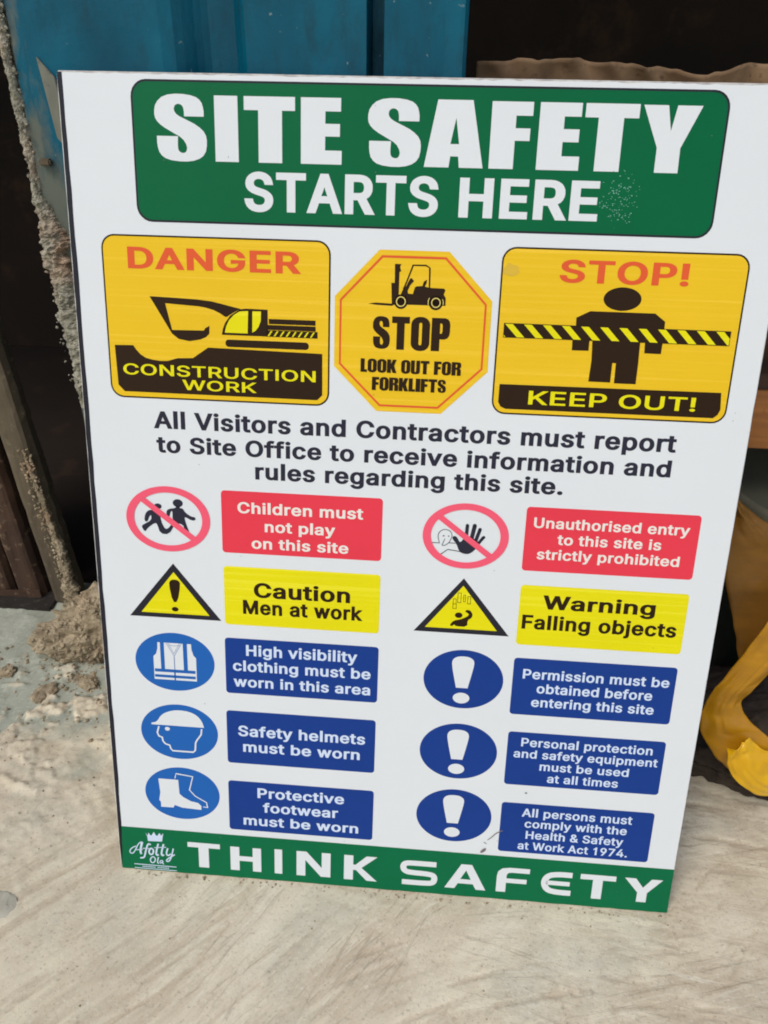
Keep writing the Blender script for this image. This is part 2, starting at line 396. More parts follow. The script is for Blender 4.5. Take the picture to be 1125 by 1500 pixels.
# mortar smear down the pier's left edge
def ragged_smear(name, zs, xl, xr, y0, thick, mat, parent, seed, rows=420, cols=14):
    """crust of old mortar clinging to an edge: ragged outline, lumpy face"""
    Z = np.linspace(zs[0], zs[-1], rows); A = np.interp(Z, zs, xl); B = np.interp(Z, zs, xr); T = np.interp(Z, zs, thick)
    A = A + (fbm(Z * 160, Z * 0, seed, 4, .75) - .5) * np.minimum(.010, (B - A) * .8); B = B + (fbm(Z * 130, Z * 0 + 9, seed + 1, 4, .75) - .5) * (B - A) * .9
    B = np.maximum(B, A + .0008); V = []
    for face in (0, 1):
        for r_ in range(rows):
            for c_ in range(cols):
                u = c_ / (cols - 1); x_ = A[r_] + (B[r_] - A[r_]) * u
                bul = math.sin(math.pi * min(1, max(0, u))) ** .5
                n_ = float(fbm(np.array([x_ * 260.]), np.array([Z[r_] * 260]), seed + 4, 4, .7)[0])
                V.append((x_, y0 - T[r_] * bul * (.15 + 1.5 * n_) if face == 0 else y0 + .006, Z[r_]))
    F = []; L = rows * cols
    for r_ in range(rows - 1):
        for c_ in range(cols - 1):
            a = r_ * cols + c_; F.append((a, a + 1, a + cols + 1, a + cols)); F.append((L + a, L + a + cols, L + a + cols + 1, L + a + 1))
        for c_, k in ((0, 1), (cols - 1, 0)):
            a = r_ * cols + c_; q = (a, a + cols, L + a + cols, L + a); F.append(q if k else q[::-1])
    for r_, k in ((0, 1), (rows - 1, 0)):
        for c_ in range(cols - 1):
            a = r_ * cols + c_; q = (a, L + a, L + a + 1, a + 1); F.append(q if k else q[::-1])
    return mesh_obj(name, V, F, mat, parent)
def grit(name, pts, mat, parent, seed, r0=.0006, r1=.0024):
    """angular broken chips"""
    rg = random.Random(seed); b_ = bmesh.new()
    for p in pts:
        r_ = r0 + (r1 - r0) * rg.random() ** 2.5
        res = bmesh.ops.create_icosphere(b_, subdivisions=1 if rg.random() < .5 else 0 or 1, radius=r_)
        rt = Matrix.Rotation(rg.uniform(0, 6), 3, Vector((rg.random() + .01, rg.random(), rg.random())).normalized())
        sq = Vector((rg.uniform(.6, 1.3), rg.uniform(.5, 1.1), rg.uniform(.5, 1.0)))
        for v_ in res['verts']:
            q = v_.co * rg.uniform(.75, 1.2); v_.co = rt @ Vector((q.x * sq.x, q.y * sq.y, q.z * sq.z)) + Vector(p)
    o = bm_obj(name, b_, mat, parent); o['kind'] = 'stuff'; return o
ZS = [.36, .40, .43, .455, .475, .490, .500, .52, .56, .60, .64, .70]
ragged_smear('mortar_smear', ZS, [.003, .001, -.001, -.002, -.003, -.004, -.003, -.002, -.004, -.005, -.006, -.006],
             [.024, .024, .022, .020, .019, .017, .010, .0045, .003, .001, .001, .001], .0005, [.006, .006, .006, .007, .008, .009, .007, .0035, .003, .003, .003, .003], M['mortar_edge'], pier, 5)
rg = random.Random(3); gp = []
for _ in range(420):
    z_ = rg.uniform(.38, .66); wd = float(np.interp(z_, ZS, [.024, .024, .022, .020, .019, .017, .010, .0045, .003, .001, .001, .001]))
    gp.append((rg.uniform(-.002, wd + .002), -rg.uniform(.000, .004), z_))
grit('grit', gp, M['mortar_edge'], pier, 4, .0003, .0017)
bm_ = box_bm(.0195, .0285, -.0022, -.0002, .541, .588, .0004)
for v in bm_.verts:                                            # skewed little plate, pointed below
    v.co.z += (.028 - v.co.x) * 1.3; v.co.x += (.59 - v.co.z) * .10
bm_obj('bare_metal_plate', bm_, M['plate'], pier)
bm_obj('latch_stub', box_bm(.009, .017, -.006, -.0004, .535, .5395, .001), M['rustpost'], pier)

# rusty door, standing a step further back at the left
door = empty('rusty_metal_door', (-.187, .365, .0), (0, R(-4.7), 0))
tag(door, 'rusty brown ribbed metal door standing back at the lower left', 'door')
def rough_box(name, x0, x1, y0, y1, z0, z1, mat, parent, seed, amp=.0012, nx_=6, nz_=120):
    bm = bmesh.new(); xs = np.linspace(x0, x1, nx_); zs = np.linspace(z0, z1, nz_)
    rng = np.random.default_rng(seed); g = {}
    for j, z in enumerate(zs):
        for i, x in enumerate(xs):
            w = (vn(np.array([x * 120.]), np.array([z * 60.]), seed)[0] - .5) * amp * 2
            ex = (vn(np.array([i * 3.3]), np.array([z * 150.]), seed + 1)[0] - .5) * amp * 2 if i in (0, nx_ - 1) else 0
            ez = (vn(np.array([x * 150.]), np.array([3.3]), seed + 2)[0] - .5) * amp * 4 if j == 0 else 0
            rd = (y1 - y0) * .5 * (abs((i / (nx_ - 1)) * 2 - 1) ** 6)
            g[i, j] = bm.verts.new((x + ex, y0 + w + rd, z + ez)); g[i, j, 1] = bm.verts.new((x + ex, y1, z + ez))
    for j in range(nz_ - 1):
        for i in range(nx_ - 1):
            bm.faces.new((g[i, j], g[i + 1, j], g[i + 1, j + 1], g[i, j + 1]))
            bm.faces.new((g[i, j, 1], g[i, j + 1, 1], g[i + 1, j + 1, 1], g[i + 1, j, 1]))
        for i in (0, nx_ - 1): bm.faces.new((g[i, j], g[i, j + 1], g[i, j + 1, 1], g[i, j, 1]))
    for j in (0, nz_ - 1):
        for i in range(nx_ - 1): bm.faces.new((g[i, j], g[i + 1, j], g[i + 1, j, 1], g[i, j, 1]))
    bmesh.ops.recalc_face_normals(bm, faces=bm.faces[:])
    return bm_obj(name, bm, mat, parent, smooth=False)
rough_box('door_post', -.036, 0, -.010, .012, .004, 1.2, M['rustpost'], door, 3, nx_=10)
ragged_smear('mortar_smear', [.01, .05, .10, .16, .215], [-.020, -.012, -.009, -.010, -.011], [.002, .001, -.001, -.004, -.008], -.0102, [.004, .0022, .0018, .0014, .001], M['mortar'], door, 25, 220, 10)
grit('grit', [(rg.uniform(-.016, 0), -.011 - rg.uniform(0, .004), rg.uniform(.01, .22) ** 1.0) for _ in range(420)], M['mortar'], door, 6, .0004, .0026)
x = -.048
for k, w in enumerate((.036, .034, .036, .036, .036, .036)):
    rough_box('rib', x - w, x, -.004, .014, .008, 1.2, M['rust'], door, 11 + k, nx_=10); x -= w + .004
rough_box('backing_sheet', x, -.034, .0165, .020, .008, 1.2, M['inside'], door, 31, nx_=12)
bm_obj('bottom_rail', box_bm(x, -.050, -.0065, -.0045, .008, .020, .0005, 3), M['rust'], door)

struct('door_shade_strip', box_bm(-.75, -.218, .338, .40, -.004, .0035, .0012, 2), M['doorshade'])  # dark strip in place of the shade below the door

# ------------------------------------------------------------------ mortar lumps and crumbs
def rock(name, loc, size, mat, seed, sub=5, amp=.35, freq=1.6, flat=.0, rz=0):
    bm = bmesh.new(); bmesh.ops.create_icosphere(bm, subdivisions=sub, radius=1)
    P = np.array([v.co[:] for v in bm.verts])
    k = 1 + amp * 2.2 * vn3(P + seed, seed, freq) + amp * 1.1 * vn3(P + seed, seed + 3, freq * 2.7)
    if sub > 3: k = k + amp * .6 * vn3(P, seed + 6, freq * 6) + amp * .45 * vn3(P, seed + 12, freq * 14) - amp * .5 * np.abs(vn3(P, seed + 15, freq * 4))
    for v, q in zip(bm.verts, k):
        v.co *= q; v.co.x *= size[0]; v.co.y *= size[1]; v.co.z *= size[2]
        if v.co.z < -flat * size[2]: v.co.z = -flat * size[2]
    o = bm_obj(name, bm, mat, None, smooth=False); o.location = loc; o.rotation_euler[2] = rz
    return o
lump = tag(rock('mortar_lump', (-.122, .286, .010), (.070, .046, .058), M['mortar'], 4, 6, .5, 1.9, .25, .25),
    'big crumbly lump of old mortar heaped at the foot of the door post', 'mortar lump')
lv = [v_.co for v_ in lump.data.vertices if v_.co.y < .02 and v_.co.z > -.012]
grit('loose_grains', [tuple(rg.choice(lv)) for _ in range(1500)], M['mortar'], lump, 9, .0005, .0040)
clods = [(-.214, .226, .009, .008, .006, 'crumbly mortar clod nearest the left border of the photo'),
         (-.160, .196, .015, .010, .005, 'flat pinkish mortar clod in front of the big lump, left one of two'),
         (-.118, .216, .013, .009, .006, 'small rough mortar clod just in front of the big lump, right one of two')]
for i, (x, y, a, b, c, lab) in enumerate(clods):
    tag(rock('mortar_clod', (x, y, ground_z(x, y) + c * .3), (a, b, c), M['mortar'], 20 + i, 4, .4, 2.0, .4, i * 1.3), lab, 'clod', 'mortar clods near the lump')
tag(rock('flat_stone', (-.086, -.045, ground_z(-.086, -.045) - .0006), (.014, .018, .0026), M['stone'], 41, 4, .25, 1.6, .4, .4),
    'flat grey stone flake pressed in the cement at the lower left border', 'stone')
random.seed(8); bm = bmesh.new()
def crumb(x, y, r):
    z = ground_z(x, y)
    res = bmesh.ops.create_icosphere(bm, subdivisions=1, radius=r)
    for v in res['verts']:
        v.co *= random.uniform(.65, 1.25); v.co.z *= .7; v.co += Vector((x, y, z + r * .25))
for _ in range(330):
    a = random.uniform(0, 6.28); rr = abs(random.gauss(0, .055))
    crumb(-.135 + math.cos(a) * rr * 1.5, .225 + math.sin(a) * rr * .9, random.uniform(.0006, .0026))
for _ in range(160): crumb(random.uniform(-.25, .0), random.uniform(.02, .3), random.uniform(.0004, .0014))
for _ in range(70): crumb(random.uniform(-.1, .6), random.uniform(-.12, .1), random.uniform(.0003, .0009))
for _ in range(90): crumb(random.uniform(.01, .455), random.uniform(-.006, -.001), random.uniform(.0004, .0012))
for v in bm.verts: v.co += Vector((random.uniform(-1, 1), random.uniform(-1, 1), random.uniform(-1, 1))) * .00025
pass
tag(bm_obj('mortar_crumbs', bm, M['mortar']), 'loose crumbs of mortar scattered on the cement around the lump', 'crumbs', kind='stuff')

# ------------------------------------------------------------------ things behind the sign at the right
# standing sheet of crumpled brown paper, seen above the sign's top edge
def crumple_grid(name, fn, nu, nv, mat, parent=None, thick=.0006, smooth=True):
    V = [fn(i / (nu - 1), j / (nv - 1)) for j in range(nv) for i in range(nu)]
    F = [(j * nu + i, j * nu + i + 1, (j + 1) * nu + i + 1, (j + 1) * nu + i) for j in range(nv - 1) for i in range(nu - 1)]
    o = mesh_obj(name, V, F, mat, parent, smooth)
    so = o.modifiers.new('thickness', 'SOLIDIFY'); so.thickness = thick; so.offset = 0
    return o
def n1(a, b, s): return float(vn(np.array([a + 50.]), np.array([b + 50.]), s)[0]) - .5
def paper(u, v):
    x = .262 + u * .215
    top = np.interp(u, [0, .12, .25, .45, .60, .68, .74, .80, .86, 1], [.600, .603, .603, .602, .597, .5955, .598, .602, .600, .597])
    z = v * top
    f = n1(u * 7, v * 8, 1) * .010 + n1(u * 22, v * 26 + u * 9, 2) * .005 + abs(n1(u * 9 + v * 26, v * 20, 3)) * .010
    y = .186 + (1 - v) * .05 - max(0, v - .955) * .55 * (.6 + n1(u * 5, 0, 9))
    return (x, y + f, z + (n1(u * 14, v * 3, 4) * .004 + n1(u * 50, v * 3, 14) * .0015) * v)
tag(crumple_grid('brown_paper', paper, 120, 240, M['sack']), 'crumpled sheet of brown kraft paper standing behind the top of the sign', 'paper')

shelf = empty('wooden_rack', (.50, .26, 0))
tag(shelf, 'low wooden rack with an orange brown rail behind the right edge of the sign', 'rack')
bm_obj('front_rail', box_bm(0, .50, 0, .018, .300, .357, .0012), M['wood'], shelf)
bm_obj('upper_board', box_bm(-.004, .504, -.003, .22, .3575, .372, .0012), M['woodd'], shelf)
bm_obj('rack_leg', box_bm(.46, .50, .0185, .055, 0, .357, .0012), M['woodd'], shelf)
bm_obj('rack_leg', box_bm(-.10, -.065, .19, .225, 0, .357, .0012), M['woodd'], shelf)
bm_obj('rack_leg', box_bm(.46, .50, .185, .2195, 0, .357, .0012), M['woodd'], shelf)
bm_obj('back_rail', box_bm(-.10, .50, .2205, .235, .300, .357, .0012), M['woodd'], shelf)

def lathe(name, prof, mat, parent, seg=72, loc=(0, 0, 0)):
    V = []; n = len(prof)
    for k in range(seg):
        a = 2 * math.pi * k / seg
        V += [(r * math.cos(a), r * math.sin(a), z) for r, z in prof]
    F = [(k * n + i, ((k + 1) % seg) * n + i, ((k + 1) % seg) * n + i + 1, k * n + i + 1) for k in range(seg) for i in range(n - 1)]
    o = mesh_obj(name, V, F, mat, parent, True); o.location = loc; return o
tub = empty('plastic_tub', (.665, .320, 0))
tag(tub, 'dark green round plastic tub with a dusty grey lid behind the yellow film', 'tub')
lathe('tub_body', [(.001, 0), (.105, 0), (.110, .004), (.124, .214), (.126, .216)], M['tub'], tub)
lathe('lid', [(.127, .2162), (.132, .2165), (.134, .220), (.134, .240), (.131, .244), (.126, .244), (.122, .238), (.001, .238)], M['lid'], tub)

# yellow film hanging down, shade painted ochre and gold, its lit end bright
def strip(name, L, Rr, mat, parent, nu=26, nv=90, amp=.0012, seed=1, thick=.0008):
    L = np.array(L); Rr = np.array(Rr); t = np.linspace(0, 1, len(L)); t2 = np.linspace(0, 1, len(Rr))
    def sm(P, tt, v): return np.array([np.interp(v, tt, P[:, k]) for k in range(3)])
    def fn(u, v):
        v0, v1 = max(0, v - .05), min(1, v + .05)
        a = (sm(L, t, v0) + sm(L, t, v) + sm(L, t, v1)) / 3; b = (sm(Rr, t2, v0) + sm(Rr, t2, v) + sm(Rr, t2, v1)) / 3
        p = a * (1 - u) + b * u
        w = n1(u * 3, v * 7, seed) * amp * 2 + abs(n1(u * 7 + v * 4, v * 9, seed + 1)) * amp * 1.4 + math.sin(u * math.pi) * amp
        return (p[0] + n1(u, v * 22, seed + 2) * amp * .5, p[1] - w, p[2] + n1(u * 5, v * 20, seed + 3) * amp * .4)
    return crumple_grid(name, fn, nu, nv, mat, parent, thick)
film = empty('yellow_plastic_film', (.56, .137, .024))
tag(film, 'torn yellow plastic film, its shaded folds painted ochre, hanging beside the right edge of the sign', 'plastic film')
o3 = Vector((.56, .15, 0))
def off(P): return [tuple(Vector(p) - o3) for p in P]
def sm3(P, it=3):
    for _ in range(it):
        Q = [P[0]]
        for p, q in zip(P[:-1], P[1:]): Q += [tuple(np.array(p) * .75 + np.array(q) * .25), tuple(np.array(p) * .25 + np.array(q) * .75)]
        P = Q + [P[-1]]
    return off(P)
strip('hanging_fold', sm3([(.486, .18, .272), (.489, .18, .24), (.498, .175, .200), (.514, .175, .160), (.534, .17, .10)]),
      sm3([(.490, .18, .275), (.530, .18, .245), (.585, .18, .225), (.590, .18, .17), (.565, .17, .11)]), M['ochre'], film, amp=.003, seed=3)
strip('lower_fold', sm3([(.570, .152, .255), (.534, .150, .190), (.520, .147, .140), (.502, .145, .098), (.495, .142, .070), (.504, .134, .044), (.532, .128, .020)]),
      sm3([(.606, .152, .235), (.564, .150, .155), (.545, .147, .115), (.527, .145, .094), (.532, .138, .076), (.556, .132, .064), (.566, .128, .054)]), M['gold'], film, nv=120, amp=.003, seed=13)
tg = strip('lit_film_end', sm3([(.516, .118, .060), (.520, .116, .036), (.545, .114, .012), (.572, .118, .002), (.612, .118, .004), (.66, .118, .006)]),
      sm3([(.534, .121, .070), (.546, .119, .058), (.572, .121, .049), (.592, .128, .047), (.625, .134, .048), (.66, .134, .048)]), M['yfilm_lit'], film, nv=90, amp=.003, seed=33)
tg['label'] = 'glossy end of the yellow film, painted bright where light reaches it'
tag(rock('rag_shade_heap', (.600, .205, .012), (.125, .088, .050), M['cloth_and_shade'], 57, 6, .25, 1.5, .3),  # rag made broad and dark to stand in for shade here
    'dark brown rag enlarged to stand in for the shade under the yellow film', 'rag')

# ------------------------------------------------------------------ THE SIGN (local frame: x right, y up the face, z out of the face; millimetres)
sign = empty('safety_sign', (0, 0, 0), (R(77), 0, 0))
tag(sign, 'large white site safety notice board leaning upright against the blue steel pier', 'safety sign')
MM = .001
LAYER = .00012
def fill_loops(loops, holes=()):
    """triangulate loops (non-zero winding), minus holes -> (verts, tris)"""
    pts = []; edges = []
    for lp in list(loops) + list(holes):
        b = len(pts); n = len(lp); pts += [Vector(p) for p in lp]; edges += [(b + i, b + (i + 1) % n) for i in range(n)]
    v, e, f, *_ = delaunay_2d_cdt(pts, edges, [], 0, 1e-7)
    V = np.array([(p.x, p.y) for p in v]); F = np.array([t for t in f if len(t) == 3])
    if not len(F): return [], []
    C = V[F].mean(1)
    def wind(lp, C):
        P = np.array(lp); Q = np.roll(P, -1, 0); w = np.zeros(len(C), int)
        for (ax, ay), (bx, by) in zip(P, Q):
            cr = (bx - ax) * (C[:, 1] - ay) - (by - ay) * (C[:, 0] - ax)
            w += ((ay <= C[:, 1]) & (by > C[:, 1]) & (cr > 0)).astype(int) - ((ay > C[:, 1]) & (by <= C[:, 1]) & (cr < 0)).astype(int)
        return w
    ins = sum(wind(l, C) for l in loops) != 0
    for h in holes: ins &= wind(h, C) == 0
    out = []
    for t in F[ins]:
        a, b, c = V[t]
        cr = (b[0] - a[0]) * (c[1] - a[1]) - (b[1] - a[1]) * (c[0] - a[0])
        if abs(cr) < 1e-9: continue
        out.append(tuple(int(i) for i in (t if cr > 0 else t[::-1])))
    return [(p[0], p[1]) for p in V], out
def lay(name, polys, mat, parent, layer):
    """flat print: list of polygons (mm), each either [pts] or (outer, [holes])"""
    V = []; F = []
    for P in polys:
        v, f = fill_loops([P[0]], P[1]) if isinstance(P, tuple) else fill_loops([P])
        b = len(V); V += [(x * MM, y * MM, LAYER * layer) for x, y in v]; F += [tuple(b + i for i in t) for t in f]
    return mesh_obj(name, V, F, mat, parent)
def rrect(x0, y0, x1, y1, r=0, n=6):
    if r <= 0: return [(x0, y0), (x1, y0), (x1, y1), (x0, y1)]
    out = []
    for cx, cy, a0 in ((x1 - r, y0 + r, -90), (x1 - r, y1 - r, 0), (x0 + r, y1 - r, 90), (x0 + r, y0 + r, 180)):
        for k in range(n + 1):
            a = R(a0 + 90 * k / n); out.append((cx + r * math.cos(a), cy + r * math.sin(a)))
    return out
def ell(cx, cy, rx, ry, n=64):
    return [(cx + rx * math.cos(2 * math.pi * k / n), cy + ry * math.sin(2 * math.pi * k / n)) for k in range(n)]
def smoothp(P, corners=(), it=2):
    """Chaikin corner cutting on a closed loop, keeping the listed corners"""
    keep = [i in corners for i in range(len(P))]
    for _ in range(it):
        Q = []; K = []; n = len(P)
        for i in range(n):
            p, q = P[i], P[(i + 1) % n]
            if keep[i]: Q.append(p); K.append(True)
            else: Q.append((p[0] * .75 + q[0] * .25, p[1] * .75 + q[1] * .25)); K.append(False)
            if not keep[(i + 1) % n]: Q.append((p[0] * .25 + q[0] * .75, p[1] * .25 + q[1] * .75)); K.append(False)
        P, keep = Q, K
    return P
def smooth_open(P, it=2):
    for _ in range(it):
        Q = [P[0]]
        for p, q in zip(P[:-1], P[1:]): Q += [(p[0] * .75 + q[0] * .25, p[1] * .75 + q[1] * .25), (p[0] * .25 + q[0] * .75, p[1] * .25 + q[1] * .75)]
        Q.append(P[-1]); P = Q
    return P
def stroke(P, w, it=0, w1=None):
    """ribbon polygon along an open line"""
    P = smooth_open(P, it) if it else P
    n = len(P); L = []; Rr = []; w1 = w if w1 is None else w1
    for i, (x, y) in enumerate(P):
        a = P[max(0, i - 1)]; b = P[min(n - 1, i + 1)]
        dx, dy = b[0] - a[0], b[1] - a[1]; k = math.hypot(dx, dy) or 1
        ww = (w + (w1 - w) * i / (n - 1)) / 2; mt = 1.0
        if 0 < i < n - 1:
            d1 = (x - a[0], y - a[1]); d2 = (b[0] - x, b[1] - y)
            c = (d1[0] * d2[0] + d1[1] * d2[1]) / ((math.hypot(*d1) * math.hypot(*d2)) or 1)
            mt = min(1.8, 1 / max(.4, math.sqrt(max(0.01, (1 + c) / 2))))
        L.append((x - dy / k * ww * mt, y + dx / k * ww * mt)); Rr.append((x + dy / k * ww * mt, y - dx / k * ww * mt))
    return L + Rr[::-1]

M['offedge'] = ink('bare_white_edge', (214, 214, 208), .03)
# board
bmb = box_bm(0, 457.2 * MM, 0, 607.4 * MM, -.008, -.0001, .0006, 0)
bm_obj('board', bmb, M['edge'], sign)
rn = random.Random(4)
def nib(a, b, n, amp):       # slightly nibbled straight edge
    return [(a[0] + (b[0] - a[0]) * k / n + (rn.uniform(-amp, amp) if a[0] == b[0] or abs(a[0] - b[0]) < 9 else 0),
             a[1] + (b[1] - a[1]) * k / n + (rn.uniform(-amp, amp) if abs(a[1] - b[1]) < 9 else 0)) for k in range(n)]
white_p = nib((1.2, 1), (456.6, 1), 60, .15) + nib((456.6, 1), (456.6, 606.2), 60, .12) + nib((456.6, 606.2), (3, 606.2), 110, .35) + nib((3, 606.2), (1.2, 1), 50, .15)
lay('white_print', [white_p], M['white'], sign, 1)
strip_p = [(.35, 606.5)] + [(.35, y) for y in range(600, 5, -25)] + [(1.0, 1)] + [(3.5 - (2.2 * max(0, (45 - y) / 45)) + rn.uniform(-.35, .35), y) for y in range(5, 600, 14)] + [(3.2, 606.5)]
lay('worn_edge_line', [[(0, 4)] + [(.32 + rn.uniform(-.22, .12), y) for y in range(6, 606, 7)] + [(0, 606)]], M['offedge'], sign, 3)
lay('dark_edge_strip', [strip_p], M['black'], sign, 2)

